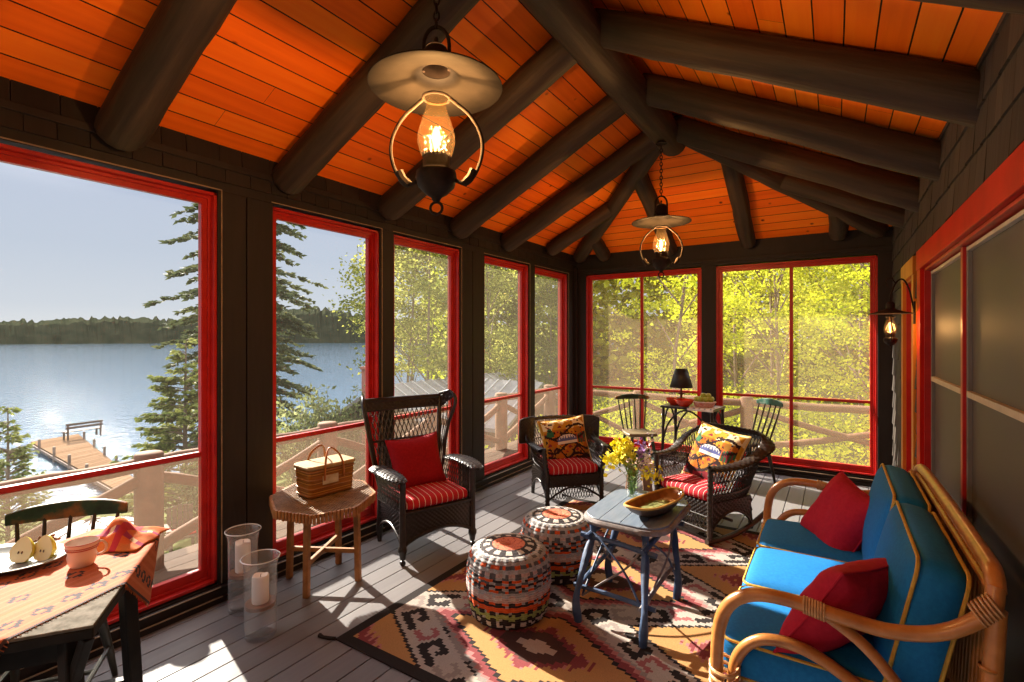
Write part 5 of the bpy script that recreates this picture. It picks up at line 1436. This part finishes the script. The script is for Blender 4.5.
# runner: a flat cloth laid at an angle, folded down over the two table edges
M['runner'] = colmat('orange_woven_runner', .85, .35, 220, var=.18)
nE2 = -e1; nE1 = -e2      # outward normals of the edges along e2 (through V1) and along e1 (through V1)
du = V((math.cos(R(109)), math.sin(R(109)), 0)); dv = V((math.cos(R(199)), math.sin(R(199)), 0))   # along the runner's near edge, and across it
p0 = V((-1.985,.42,0)) - du*.48
RL, RW = .48 + .39 + .35, .62
b = MB(); nu, nv = 100, 58
def rfold(u, v):
    p = p0 + du*(u*RL) + dv*(v*RW); z = TT + .0035; q = p.copy()
    s2 = (p - V1).dot(nE2); s1 = (p - V1).dot(nE1)
    if s2 > 0: q = q - nE2*s2 + nE2*(.006 + .03*min(1, s2/.2)*0); z -= s2
    if s1 > 0: q = q - nE1*s1 + nE1*.006; z -= s1
    w = .0016*mnoise.noise(V((p.x*9, p.y*9, 2))); return (q.x, q.y, z + (w if s1 <= 0 and s2 <= 0 else 0))
ORc, OR2, NV, PKc = (.43,.118,.050), (.48,.15,.068), (.045,.036,.045), (.45,.19,.11)
def rc_(u, v):
    x, y = u*RL, v*RW
    if y < .012: return (.05,.03,.03)
    if y < .02: return ORc
    for yc, per in ((.075, .085), (.235, .17), (.40, .085)):
        yy = abs(y - yc); xx = abs(((x + (per/2 if yc == .235 else 0)) % per) - per/2)
        q = xx/.040 + yy/.030
        if .55 < q < 1.0: return NV
    if abs(y - .165) < .004 or abs(y - .32) < .004: return (.42,.12,.04)
    return ORc if (int(y/.012) % 3) else OR2
b.grid(rfold, nu, nv, rc_)
ru = b.build('table_runner', M['runner'], None, smooth=True, ang=60); tag(ru, 'orange woven table runner with grey diamonds draped over the square table', 'table runner')
b = MB(); b.color((.30,.09,.03))
for i in range(90):
    a = V(rfold(i/90, 0)); c = V(rfold(i/90, .012)); d = (a - c).normalized()*.010 + V((random.uniform(-.003,.003), random.uniform(-.003,.003), -.001)); b.tube([a, a + d], .0016, 4, cap=False)
fr = b.build('fringe', M['runner'], ru)
# enamel cup
M['cup'] = noisemat('pink_cream_glaze', (.70,.54,.47), (.76,.62,.55), 5, rough=.28, bumpk=.05); M['cup_band'] = noisemat('rust_band_glaze', (.42,.06,.03), (.52,.09,.05), 9, rough=.3, bumpk=0)
M['cup_in'] = noisemat('grey_glaze_inside', (.45,.36,.32), (.56,.46,.41), 5, rough=.3, bumpk=0)
CZ = TT + .006
cu_ = empty('stoneware_cup', (-2.40,.735,CZ), R(60), 'small cream cup with rust bands on the orange runner, beside the oval plate', 'cup')
b = MB(); b.lathe([(0,.002),(.034,.0),(.037,.004),(.043,.02),(.046,.036),(.042,.048),(.046,.06),(.050,.075),(.052,.088)], 32); b.build('body', M['cup'], cu_, smooth=True)
b = MB(); b.lathe([(.052,.088),(.050,.0885),(.047,.076),(.043,.06),(.040,.03),(.0,.012)], 32); b.build('inside', M['cup_in'], cu_, smooth=True)
b = MB()
for z, r_ in ((.088,.0515),(.073,.0503),(.066,.0488)): b.tube([(r_*math.cos(2*PI*i/32), r_*math.sin(2*PI*i/32), z) for i in range(32)], .0016, 6, closed=True)
b.build('rust_band', M['cup_band'], cu_, smooth=True)
b = MB(); b.tube(spline([(.043,0,.078),(.062,0,.080),(.073,0,.062),(.068,0,.040),(.046,0,.030)], 5), .0045, 8); b.build('handle', M['cup'], cu_, smooth=True)
# oval plate
M['plate'] = noisemat('pale_blue_plate', (.17,.20,.22), (.25,.27,.275), 6, rough=.25, bumpk=.05); M['plate_rim'] = noisemat('grey_green_plate_rim', (.14,.16,.13), (.30,.30,.24), 14, rough=.35, bumpk=.1)
pl_ = empty('oval_plate', (-2.66,.57,CZ - .001), R(35), 'oval pale plate with a speckled rim, holding halved pears, on the runner', 'plate')
b = MB(); b.lathe([(0,.004),(.08,.004),(.105,.010),(.128,.022)], 40, sx=1.45); b.build('well', M['plate'], pl_, smooth=True)
b = MB(); b.lathe([(.128,.022),(.150,.028),(.152,.026),(.128,.017),(.09,.0),(0,.0)], 40, sx=1.45); b.build('rim', M['plate_rim'], pl_, smooth=True)
# pears / apples cut in half, on the plate
M['pear'] = noisemat('yellow_green_pear_skin', (.55,.50,.06), (.66,.60,.12), 6, rough=.35, bumpk=.05); M['flesh'] = noisemat('cream_fruit_flesh', (.74,.68,.36), (.80,.74,.46), 8, rough=.45, bumpk=.05); M['core'] = noisemat('brown_seed', (.05,.02,.01), (.09,.04,.02), 9)
def half_fruit(x, y, rz, tilt, s, label):
    z = CZ + .042
    e = empty('halved_pear', (x, y, z + .004), rz, label, 'fruit', 'halved fruit on the oval plate'); e.rotation_euler = (tilt, 0, rz)
    prof = [(0,-.036),(.022,-.034),(.034,-.020),(.037,0),(.032,.016),(.022,.030),(.014,.040),(0,.046)]
    n = 18; b = MB(); m_ = len(prof)
    vs = [(r_*math.cos(PI*i/n)*s, -r_*math.sin(PI*i/n)*0 + r_*math.sin(PI*i/n)*s, zz*s) for r_, zz in prof for i in range(n + 1)]
    b.add(vs, [(j*(n+1)+i, j*(n+1)+i+1, (j+1)*(n+1)+i+1, (j+1)*(n+1)+i) for j in range(m_-1) for i in range(n)]); b.build('skin', M['pear'], e, smooth=True)
    b = MB(); b.add([(r_*s,.0003,zz*s) for r_, zz in prof] + [(-r_*s,.0003,zz*s) for r_, zz in prof[-2:0:-1]], [list(range(2*m_-2))]); b.build('flesh', M['flesh'], e)
    b = MB()
    for dx in (-.006,.006): b.lathe([(0,-.006),(.0035,-.002),(.003,.003),(0,.006)], 8, (dx*s,-.001,-.006), sy=.4)
    b.build('seed', M['core'], e, smooth=True)
half_fruit(-2.615,.615, R(32), R(-20), 1.15, 'halved yellow pear with its cut face up to the left, on the oval plate')
half_fruit(-2.565,.665, R(25), R(-14), 1.15, 'halved yellow pear nearest the cup, cut face forward on the oval plate')
M['nutmat'] = noisemat('brown_nut_shell', (.10,.035,.015), (.26,.11,.05), 30, rough=.6, bumpk=.4)
b = MB()
for i in range(26):
    c = V((-2.735 + random.gauss(0,.025), .72 + random.gauss(0,.022), CZ + .022 + random.random()*.014)); b.lathe([(0,-.006),(.005,-.003),(.006,0),(.005,.003),(0,.006)], 6, c)
b.build('nuts', M['nutmat'], None, smooth=True); tag(bpy.data.objects['nuts'], 'small heap of brown nuts at the back of the oval plate', 'nuts', kind='stuff')
# crumpled napkin
M['napkin'] = colmat('plaid_napkin_cloth', .85, .3, 200)
def nap(u, v):
    x = (u - .5)*.30; y = (v - .5)*.24
    h = .030 + .052*math.exp(-((x + .01)**2/.010 + (y)**2/.008)) + .024*math.sin(x*34 + y*22 + 1)*math.exp(-(x*x + y*y)/.02) + .015*mnoise.noise(V((x*16, y*16, 6))) - .09*max(0, abs(x) - .12)
    k = 1 - .25*math.exp(-(x*x + y*y)/.008); e_ = min(u, 1-u, v, 1-v)
    return (x*k*.95 + .02*mnoise.noise(V((y*14, x*4, 3))), y*k, max(.003, h*min(1, e_*5 + .12)))
def napc(u, v):
    a, c = int(u*12) % 4, int(v*10) % 4
    if a == 0: return (.46,.035,.05)
    if c == 0: return (.58,.17,.035)
    if a == 2 and c == 2: return (.62,.42,.26)
    if c == 2: return (.33,.03,.09)
    return (.60,.13,.03)
b = MB(); b.grid(nap, 44, 36, napc); o = b.build('cloth_napkin', M['napkin'], None, smooth=True, ang=0, solid=.002); o.location = (-2.55,.90,CZ - .001); o.rotation_euler = (0,0,R(38))
tag(o, 'crumpled orange and red plaid napkin at the window corner of the square table', 'napkin')

# ---------------------------------------------------------------- spindle-back chairs
M['green_chair'] = noisemat('worn_green_chair_paint', (.012,.030,.018), (.030,.060,.036), 5, rough=.36, bumpk=.15, c3=(.16,.07,.022), hi=.56)
M['chair_seat'] = noisemat('worn_olive_brown_seat', (.10,.065,.03), (.21,.16,.09), 9, rough=.4, bumpk=.15)
M['dark_chair'] = noisemat('dark_green_brown_paint', (.014,.018,.012), (.04,.035,.022), 6, rough=.3, bumpk=.15)
def spindle_chair(loc, fwd, label, zs=.44, zt=.83, w=.40, cw=.43, mat='green_chair', seatm='chair_seat', nsp=5, lean=.085, crest_h=.085, ctop=None):
    e = empty('spindle_back_chair', loc, face_rz(fwd), label, 'chair')
    b = MB(); P = [(-.19,-.20),(-.14,-.215),(.14,-.215),(.19,-.20),(.205,-.12),(.195,.05),(.17,.17),(.13,.195),(-.13,.195),(-.17,.17),(-.195,.05),(-.205,-.12)]
    b.prism([(p[0]*w/.4, p[1]*w/.4) for p in P], zs - .036, zs, .008); b.build('seat', M[seatm], e, smooth=True, ang=30)
    f = w/.4
    for s in (-1, 1):
        for y0, y1 in ((-.15,-.21),(.13,.22)):
            b = MB(); b.tube([(s*.13*f,y0*f,zs-.03),(s*.15*f,lerp(y0,y1,.3)*f,zs*.68),(s*.172*f,lerp(y0,y1,.7)*f,zs*.3),(s*.185*f,y1*f,0)], [.017,.021,.017,.012], 9); b.build('leg', M[mat], e, smooth=True)
    b = MB(); 
    for s in (-1, 1): b.tube([(s*.172*f,-.185*f,.15),(s*.172*f,.19*f,.16)], .010, 7)
    b.tube([(-.172*f,0,.155),(.172*f,0,.155)], .010, 7); b.build('stretcher', M[mat], e, smooth=True)
    yb = .165*f; yt = yb + lean
    def crest(u, v): return (lerp(-cw/2, cw/2, u), yt + .035*(1 - (2*u - 1)**2)*.8 - .01, zt - crest_h + v*crest_h - (.012 + .02*(2*u-1)**4)*(v > .5)*1 + .012*(1 - abs(2*u - 1))*(v > .5))
    for k in range(nsp):
        u = (k + .5)/nsp if nsp < 7 else (k + .5)/nsp; b = MB(); c = V(crest(lerp(.08,.92,k/(nsp-1)), .1)); x0 = lerp(-.145, .145, k/(nsp-1))*f
        a = V((x0, yb, zs - .01)); b.tube([a, a.lerp(c,.35), a.lerp(c,.62), c + V((0,0,.02))], [.008,.011,.0095,.007], 8); b.build('spindle', M[mat], e, smooth=True)
    b = MB(); n = 20
    fr_ = lambda u, v: V(crest(u, v)) + V((0,-.011,0)); bk_ = lambda u, v: V(crest(u, v)) + V((0,.011,0))
    vs = []; 
    for i in range(n + 1):
        u = i/n; s_ = .9 if i in (0, n) else 1
        vs += [fr_(u,0), fr_(u,1) , bk_(u,1), bk_(u,0)]
    fs = [(i*4+k, i*4+(k+1)%4, (i+1)*4+(k+1)%4, (i+1)*4+k) for i in range(n) for k in range(4)] + [(0,3,2,1), (n*4,n*4+1,n*4+2,n*4+3)]
    b.add(vs, fs); b.build('crest_rail', M[ctop or mat], e, bevel=.006)
    return e
M['crest_worn'] = noisemat('worn_green_crest_with_rubbed_orange', (.008,.014,.009), (.020,.055,.026), 7, (1,1,1), rough=.4, bumpk=.2, c3=(.26,.10,.02), hi=.47)
spindle_chair((-2.828,.738,0), (.82,-.57), 'green spindle back chair with rubbed paint pushed up to the square table by the window', .44, .845, .40, .455, 'dark_chair', 'chair_seat', 5, .09, .082, 'crest_worn')
spindle_chair((-2.02,6.02,0), (.62,-.78), 'green spindle back chair standing left of the black bamboo table', .47, .90, .36, .44, 'green_chair', 'chair_seat', 6, .07, .065, 'crest_worn')
M['green_pale'] = noisemat('rubbed_pale_green_crest', (.02,.11,.08), (.07,.19,.15), 5, rough=.3, bumpk=.1, c3=(.40,.42,.36), hi=.6)
spindle_chair((-.80,6.16,0), (-.62,-.78), 'dark spindle back chair with a pale green crest right of the black bamboo table', .47, .92, .36, .36, 'dark_chair', 'chair_seat', 5, .15, .075, 'green_pale')
# ---------------------------------------------------------------- black bamboo table
M['black_bamboo'] = noisemat('black_bamboo', (.010,.008,.007), (.03,.022,.018), 14, rough=.32, bumpk=.2)
bbt = empty('bamboo_table', (-1.40, 6.13, 0), R(-8), 'black bamboo table with arched braces in front of the back wall post', 'table')
b = MB(); b.rbox((0,0,.80), (.62,.42,.028), .008); b.build('top', M['black_bamboo'], bbt)
for sx in (-1, 1):
    for sy in (-1, 1):
        b = MB(); b.tube([(sx*.28,sy*.18,.79),(sx*.285,sy*.185,.4),(sx*.295,sy*.19,0)], .017, 9)
        for z in (.15,.35,.56,.7): b.lathe([(.017,-.005),(.0205,0),(.017,.005)], 9, (sx*.287,sy*.187,z))
        b.build('leg', M['black_bamboo'], bbt, smooth=True)
def arch(a, c, z0, z1, nm='arched_brace'):
    b = MB(); a, c = V(a), V(c); pts = []
    for i in range(15): t = i/14; p = a.lerp(c, t); pts.append((p.x, p.y, z0 + (z1 - z0)*math.sin(PI*t)**.6))
    b.tube(pts, .011, 8); b.build(nm, M['black_bamboo'], bbt, smooth=True)
for sy in (-1, 1): arch((-.28,sy*.185,0), (.28,sy*.185,0), .42, .775)
for sx in (-1, 1): arch((sx*.285,-.18,0), (sx*.285,.18,0), .48, .775)
b = MB()
for sy in (-1, 1): b.tube([(-.29,sy*.187,.2),(.29,sy*.187,.2)], .011, 7)
for sx in (-1, 1): b.tube([(sx*.29,-.187,.22),(sx*.29,.187,.22)], .011, 7)
b.build('stretcher', M['black_bamboo'], bbt, smooth=True)
z = .8145
# lamp
M['lamp_black'] = noisemat('black_lamp_shade', (.008,.008,.009), (.016,.016,.018), 20, rough=.5, bumpk=.1); M['lamp_red'] = noisemat('dark_red_lamp_turning', (.10,.012,.008), (.20,.03,.015), 9, rough=.3, bumpk=0)
def bbl(x, y): return loc2w(bbt, (x, y, z))
p = bbl(-.155, .04)
la = empty('table_lamp', p, 0, 'small table lamp with a black cone shade on the black bamboo table', 'lamp')
b = MB(); b.lathe([(0,0),(.062,0),(.062,.012),(.03,.02),(.014,.03),(.012,.05),(.045,.056),(.045,.066),(.012,.072),(.012,.095),(.036,.10),(.036,.109),(.010,.115),(.010,.19),(0,.19)], 20); b.build('turned_base', M['lamp_red'], la, smooth=True, ang=40)
b = MB(); b.lathe([(.118,.165),(.062,.345)], 32); b.build('shade', M['lamp_black'], la, smooth=True, solid=.003)
b = MB(); b.lathe([(0,.19),(.012,.19),(.02,.215),(.024,.24),(.014,.262),(0,.268)], 14); b.build('bulb', M['wax'], la, smooth=True); la.scale = (1.12,1.12,1.22)
M['red_bowl'] = noisemat('red_enamel', (.52,.03,.012), (.62,.05,.02), 6, rough=.2, bumpk=0)
for (x, y, r_, lab) in ((-.20,-.06,.098,'red enamel bowl further left on the bamboo table, by the lamp base'), (-.055,-.12,.112,'larger red enamel bowl at the front of the bamboo table')):
    e = empty('enamel_bowl', bbl(x, y), 0, lab, 'bowl', 'red bowls on the bamboo table')
    b = MB(); b.lathe([(0,.004),(r_*.45,.0),(r_*.5,.008),(r_*.8,.035),(r_,.078)], 30); b.build('outside', M['red_bowl'], e, smooth=True)
    b = MB(); b.lathe([(r_,.078),(r_*.96,.078),(r_*.76,.038),(r_*.4,.014),(0,.012)], 30); b.build('inside', M['red_bowl'], e, smooth=True)
M['white_cloth'] = colmat('white_blue_cloth', .85, .3, 150)
b = MB()
def wc_(u, v):
    x = lerp(.02,.31,u); y = lerp(.12,-.245,v); zz = z + .002 + .002*mnoise.noise(V((x*20,y*20,1)))
    if y < -.214: zz -= (-.214 - y); y = -.2165 - .012*math.sin(x*50)*min(1, (-.214 + .29)/.08)*.5
    p = bbt.matrix_world @ V((x, y, zz)) if False else loc2w(bbt, (x, y, zz)); return p
b.grid(wc_, 30, 30, lambda u, v: (.12,.18,.34) if (int(u*14) % 3 == 0 and int(v*14) % 4 == 0) else (.72,.70,.68))
o = b.build('table_cloth', M['white_cloth'], None, smooth=True, ang=60); tag(o, 'white cloth with blue dashes hanging over the front of the bamboo table', 'cloth')
M['pink_basket'] = noisemat('pink_white_woven_basket', (.50,.13,.11), (.70,.52,.46), 60, rough=.6, bumpk=.3)
bk2 = empty('fruit_basket', bbl(.155,-.06) + V((0,0,.006)), 0, 'pink and white oval basket heaped with green apples on the bamboo table', 'basket')
b = MB(); b.lathe([(0,.002),(.075,.0),(.088,.02),(.100,.058),(.097,.059),(.082,.022),(0,.010)], 30, sx=1.25); b.v = [(v[0]*(1 + .02*math.sin(40*math.atan2(v[1], v[0]))), v[1]*(1 + .02*math.sin(40*math.atan2(v[1], v[0]))), v[2]) for v in b.v]; b.build('woven_side', M['pink_basket'], bk2, smooth=True)
b = MB(); b.tube([(.125*math.cos(2*PI*i/40), .100*math.sin(2*PI*i/40), .059) for i in range(40)], .006, 6, closed=True); b.build('rim', M['white_fl'], bk2, smooth=True)
M['apple'] = noisemat('green_apple_skin', (.30,.40,.05), (.48,.52,.09), 4, rough=.3, bumpk=0, c3=(.50,.22,.06)); 
ap0 = None; bp = bk2.location
spots = [(-.085,-.03,.052),(-.03,-.05,.056),(.035,-.05,.055),(.088,-.02,.052),(-.05,.04,.055),(.02,.045,.055),(.08,.045,.053),(-.01,-.005,.094),(.05,.0,.092)]
lb = ['leftmost', 'second from the left', 'middle front', 'rightmost front', 'rear left', 'rear middle', 'rear right', 'top left', 'top right']
for i, (x, y, zz) in enumerate(spots):
    e = empty('green_apple', bp + V((x*.86, y*.86, zz + .034)), i*1.3, '%s green apple in the pink basket on the bamboo table' % lb[i], 'apple', 'green apples in the pink basket')
    if ap0 is None:
        b = MB(); r_ = .034; b.lathe([(0,-.85*r_),(.4*r_,-.92*r_),(.75*r_,-.6*r_),(r_,0),(.85*r_,.6*r_),(.5*r_,.85*r_),(.2*r_,.80*r_),(0,.66*r_)], 18); ap0 = b.build('flesh', M['apple'], e, smooth=True)
        b = MB(); b.tube([(0,0,.02),(.003,0,.036)], .002, 5); st0 = b.build('stalk', M['wick'], e)
    else:
        for s_ in (ap0, st0): c = s_.copy(); COL.objects.link(c); c.parent = e
# ---------------------------------------------------------------- log stool behind the flowers
M['pale_stool'] = noisemat('pinkish_stool_top', (.50,.30,.22), (.66,.45,.36), 9, rough=.45, bumpk=.1); M['stool_leg'] = noisemat('brown_log_stool_leg', (.16,.085,.045), (.30,.18,.11), 10, rough=.6, bumpk=.4)
sto = empty('log_stool', (-1.60,4.80,0), .4, 'low round topped log stool half hidden behind the bouquet', 'stool')
b = MB(); b.lathe([(0,.37),(.145,.37),(.155,.38),(.155,.405),(.145,.415),(0,.415)], 28); b.build('top', M['pale_stool'], sto, smooth=True, ang=40)
for a in (50, 140, 230, 320):
    b = MB(); c, s_ = math.cos(R(a)), math.sin(R(a)); b.tube([(.085*c,.085*s_,.375),(.11*c,.11*s_,.18),(.14*c,.14*s_,0)], [.030,.034,.036], 10, jit=.1); b.build('leg', M['stool_leg'], sto, smooth=True)

# ---------------------------------------------------------------- lanterns
M['iron'] = noisemat('rusty_dark_iron', (.012,.008,.006), (.032,.021,.016), 14, rough=.6, bumpk=.3, metal=0, spec=.15); M['tin'] = noisemat('dull_tin_shade', (.010,.0085,.0075), (.020,.017,.015), 8, rough=.7, bumpk=.2, metal=0, spec=.1)
M['chimney'] = glassmat('amber_crackle_glass', (.96,.85,.66), .08)
nt = M['chimney'].node_tree; bn = N(nt, 'ShaderNodeBump', i_Strength=.5, i_Distance=.006); vn = N(nt, 'ShaderNodeTexVoronoi', i_Scale=60.0); nt.links.new(coords(nt), vn.inputs[0]); nt.links.new(vn.outputs[0], bn.inputs['Height'])
for n_ in nt.nodes:
    if n_.type in ('BSDF_GLOSSY','LAYER_WEIGHT'): nt.links.new(bn.outputs[0], n_.inputs['Normal'])
nt2 = M['chimney'].node_tree; tl_ = N(nt2, 'ShaderNodeBsdfTranslucent'); tl_.inputs[0].default_value = (.85,.55,.25,1)
mo_ = [n_ for n_ in nt2.nodes if n_.type == 'OUTPUT_MATERIAL'][0]; src_ = mo_.inputs[0].links[0].from_socket
mx_ = N(nt2, 'ShaderNodeMixShader'); mx_.inputs[0].default_value = .004; nt2.links.new(src_, mx_.inputs[1]); nt2.links.new(tl_.outputs[0], mx_.inputs[2]); nt2.links.new(mx_.outputs[0], mo_.inputs[0])
M['filament'] = emit('glowing_bulb', (1.0,.50,.13), 9.0)
def lantern_parts(e, zoff=0, s=1.0, wire=True):
    """the lamp below its hanging loop; z=0 is the middle of the shade"""
    def Z(p): return [(x*s, y*s, q*s + zoff) for x, y, q in p]
    def Lp(p): return [(r*s, q*s + zoff) for r, q in p]
    b = MB(); b.lathe(Lp([(.056,.055),(.10,.030),(.18,.008),(.262,-.012),(.264,-.016),(.262,-.018),(.18,.0),(.10,.022),(.056,.046)]), 48, closed=True); b.build('shade', M['tin'], e, smooth=True, ang=60)
    b = MB(); b.lathe(Lp([(.040,.14),(.05,.125),(.054,.10),(.05,.085),(.056,.05)]), 24); b.lathe(Lp([(0,.185),(.006,.183),(.009,.172),(.005,.162),(.012,.155),(.03,.15),(.042,.14)]), 20); b.build('smoke_cap', M['iron'], e, smooth=True, ang=50)
    b = MB(); b.lathe(Lp([(.046,-.055),(.038,-.075),(.040,-.10),(.058,-.15),(.073,-.205),(.074,-.235),(.064,-.275),(.048,-.30)]), 32); b.build('glass_chimney', M['chimney'], e, smooth=True)
    b = MB(); b.lathe(Lp([(0,-.278),(.008,-.275),(.012,-.245),(.017,-.22),(.017,-.205),(.012,-.185),(.005,-.172),(0,-.17)]), 14); b.build('bulb', M['filament'], e, smooth=True)
    b = MB(); b.lathe(Lp([(.05,-.285),(.053,-.29),(.053,-.335),(.06,-.345),(.078,-.352),(.082,-.375),(.072,-.41),(.045,-.438),(.022,-.452),(.012,-.47),(0,-.472)]), 28)
    for k in range(20): a = 2*PI*k/20; b.tube(Z([(.053*math.cos(a),.053*math.sin(a),-.292),(.053*math.cos(a),.053*math.sin(a),-.278)]), .004*s, 5)
    b.build('oil_font', M['iron'], e, smooth=True, ang=50)
    b = MB(); b.tube(Z([(.024*math.cos(2*PI*i/18),0,-.495 + .024*math.sin(2*PI*i/18)) for i in range(18)]), .0055*s, 7, closed=True); b.build('bottom_ring', M['iron'], e, smooth=True)
    b = MB(); b.tube(Z([(.052*math.cos(2*PI*i/28),.052*math.sin(2*PI*i/28),-.058) for i in range(28)]), .006*s, 7, closed=True); b.build('collar', M['iron'], e, smooth=True)
    for sg in (-1, 1):
        b = MB(); b.tube(spline(Z([(sg*.052,0,-.058),(sg*.085,0,-.085),(sg*.135,0,-.13),(sg*.175,0,-.20),(sg*.185,0,-.27),(sg*.165,0,-.345),(sg*.125,0,-.40),(sg*.075,0,-.385)]), 5), .0075*s, 8)
        b.tube(spline(Z([(sg*.15,0,-.345),(sg*.135,0,-.375),(sg*.11,0,-.40)]), 4), .016*s, 7); b.build('guard_wire', M['iron'], e, smooth=True)
def hang_loop(e, z0, top, s=1.0):
    b = MB(); w = .052*s; pts = [(-w,0,z0),(-w,0,z0+.10*s)] + [(-w*math.cos(t), 0, z0 + .10*s + .075*s*math.sin(t)) for t in [PI*i/10 for i in range(1, 10)]] + [(w,0,z0+.10*s),(w,0,z0)]
    b.tube(pts, .0075*s, 8); b.build('hanging_loop', M['iron'], e, smooth=True)
    b = MB(); z = z0 + .175*s + .012; k = 0
    while z < top - .02:
        b.tube([((.011*math.cos(t) if k % 2 else 0), (0 if k % 2 else .011*math.cos(t)), z + .019*math.sin(t)) for t in [2*PI*i/12 for i in range(12)]], .0042, 6, closed=True); z += .031; k += 1
    b.build('chain', M['iron'], e, smooth=True)
    b = MB(); b.lathe([(.05,top - .012),(.045,top - .004),(.02,top + .004)], 20); b.build('ceiling_plate', M['iron'], e, smooth=True)
def pendant(y, zc, rz, label):
    e = empty('pendant_lantern', (XM, y, zc), rz, label, 'lantern'); lantern_parts(e); hang_loop(e, .05, 3.395 - zc); return e
pendant(1.53, 2.625, R(28), 'large oil style pendant lantern with a wide tin shade nearest the camera')
pendant(4.62, 2.68, R(20), 'oil style pendant lantern on a chain hanging from the far end of the ridge log')
pendant(-1.55, 2.65, R(10), 'added oil style pendant lantern, unseen behind the camera, to brighten the ceiling')  # added out of view to light the ceiling, not a known lamp
# wall lantern on a bracket
wl = empty('wall_lantern', (.352, 4.70, 1.80), R(90), 'small lantern with a dark disc shade on a wall bracket by the far door', 'lantern')
M_old = M['tin']; M['tin'] = M['iron']; lantern_parts(wl, 0, .54); M['tin'] = M_old
def wlp(x, y, zz): return (y - 4.70, -(x - .352), zz - 1.80)
b = MB(); b.rbox(wlp(.503,4.80,1.80), (.055,.012,.17), .004); b.build('wall_plate', M['iron'], wl)
b = MB(); b.tube(spline([wlp(.50,4.80,1.83),wlp(.47,4.79,1.98),wlp(.43,4.76,2.05),wlp(.385,4.72,2.02),wlp(.354,4.70,1.93),wlp(.352,4.70,1.90)], 6), .006, 7)
b.tube(spline([wlp(.385,4.72,2.02),wlp(.35,4.69,2.06),wlp(.325,4.68,2.035),wlp(.33,4.68,2.0)], 5), .005, 6); b.build('bracket_arm', M['iron'], wl, smooth=True)
for loc, w in (((XM,1.53,2.42), 85), ((XM,4.62,2.475), 65), ((XM,-1.55,2.445), 110), ((.352,4.70,1.69), 5)):  # the strongest belongs to the added lantern behind the camera
    l = bpy.data.lights.new('lantern_light', 'POINT'); l.energy = w; l.color = (1,.55,.22); l.shadow_soft_size = .03
    o = bpy.data.objects.new('lantern_light', l); COL.objects.link(o); o.location = loc
# ---- finer pieces hang under the part they belong to
SUBPARTS = {'bulb': 'glass_chimney', 'bottom_ring': 'oil_font', 'smoke_cap': 'shade', 'glass_rim': 'glass_cylinder', 'wick': 'wax', 'rust_band': 'body', 'seed': 'flesh', 'rib': 'canopy', 'splint_band': 'body', 'top_band': 'back_lattice', 'apron_edge': 'seat_apron'}
def base_name(o): return o.name.split('.')[0]
KID = {}
for o in SC.objects:
    if o.parent is not None: KID.setdefault(o.parent.name, []).append(o)
for pn, ch in list(KID.items()):
    for o in ch:
        t = SUBPARTS.get(base_name(o))
        if t:
            c = [q for q in ch if base_name(q) == t]
            if c: o.parent = c[0]
# ================================================================ light and camera
def sky():
    w = bpy.data.worlds.new('sky'); SC.world = w; w.use_nodes = True
    nt = w.node_tree; nt.nodes.clear()
    out = nt.nodes.new('ShaderNodeOutputWorld'); bg = nt.nodes.new('ShaderNodeBackground')
    tc = nt.nodes.new('ShaderNodeTexCoord'); sp = nt.nodes.new('ShaderNodeSeparateXYZ'); nt.links.new(tc.outputs['Generated'], sp.inputs[0])
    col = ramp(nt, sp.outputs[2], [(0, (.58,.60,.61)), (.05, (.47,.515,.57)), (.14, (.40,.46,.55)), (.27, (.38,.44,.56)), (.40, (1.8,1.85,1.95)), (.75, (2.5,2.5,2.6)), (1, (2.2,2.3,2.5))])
    # brighter sky around the sun
    dt = N(nt, 'ShaderNodeVectorMath', operation='DOT_PRODUCT'); nt.links.new(tc.outputs['Generated'], dt.inputs[0])
    dt.inputs[1].default_value = SUNV
    mr = N(nt, 'ShaderNodeMapRange'); mr.inputs[1].default_value = .95; mr.inputs[2].default_value = 1.0; mr.inputs[3].default_value = 0; mr.inputs[4].default_value = 1
    nt.links.new(dt.outputs['Value'], mr.inputs[0])
    pw = N(nt, 'ShaderNodeMath', operation='POWER'); pw.inputs[1].default_value = 3; nt.links.new(mr.outputs[0], pw.inputs[0])
    ad = N(nt, 'ShaderNodeMixRGB', blend_type='ADD'); ad.inputs[2].default_value = (9.0,8.2,7.0,1); nt.links.new(pw.outputs[0], ad.inputs[0]); nt.links.new(col, ad.inputs[1])
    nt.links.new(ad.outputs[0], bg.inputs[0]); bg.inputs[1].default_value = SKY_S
    nt.links.new(bg.outputs[0], out.inputs[0])
EXPOSURE = 0.5; SKY_S = 1.0; SUN_S = 17.0
ce = math.cos(SUN_EL)
SUNV = (-math.cos(SUN_AZ) * ce, -math.sin(SUN_AZ) * ce, math.sin(SUN_EL))
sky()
l = bpy.data.lights.new('sun', 'SUN'); l.energy = SUN_S; l.angle = R(.7); l.color = (1, .90, .76)
o = bpy.data.objects.new('sun', l); COL.objects.link(o)
o.rotation_euler = V(SUNV).to_track_quat('Z', 'Y').to_euler()
cam = bpy.data.cameras.new('camera'); co_ = bpy.data.objects.new('camera', cam); COL.objects.link(co_)
co_.location = (0, 0, 1.618); co_.rotation_euler = (R(90), 0, math.atan(322.5 / 505))
cam.sensor_width = 36; cam.lens = 505 / 1024 * 36; cam.shift_y = -4 / 1024; cam.clip_end = 5000; cam.clip_start = .03
SC.camera = co_
vs = SC.view_settings; vs.view_transform = 'Standard'; vs.look = 'None'; vs.gamma = 1; vs.use_curve_mapping = False
vs.exposure = EXPOSURE
SC.cycles.transparent_max_bounces = 24; SC.cycles.diffuse_bounces = 6; SC.cycles.max_bounces = 10
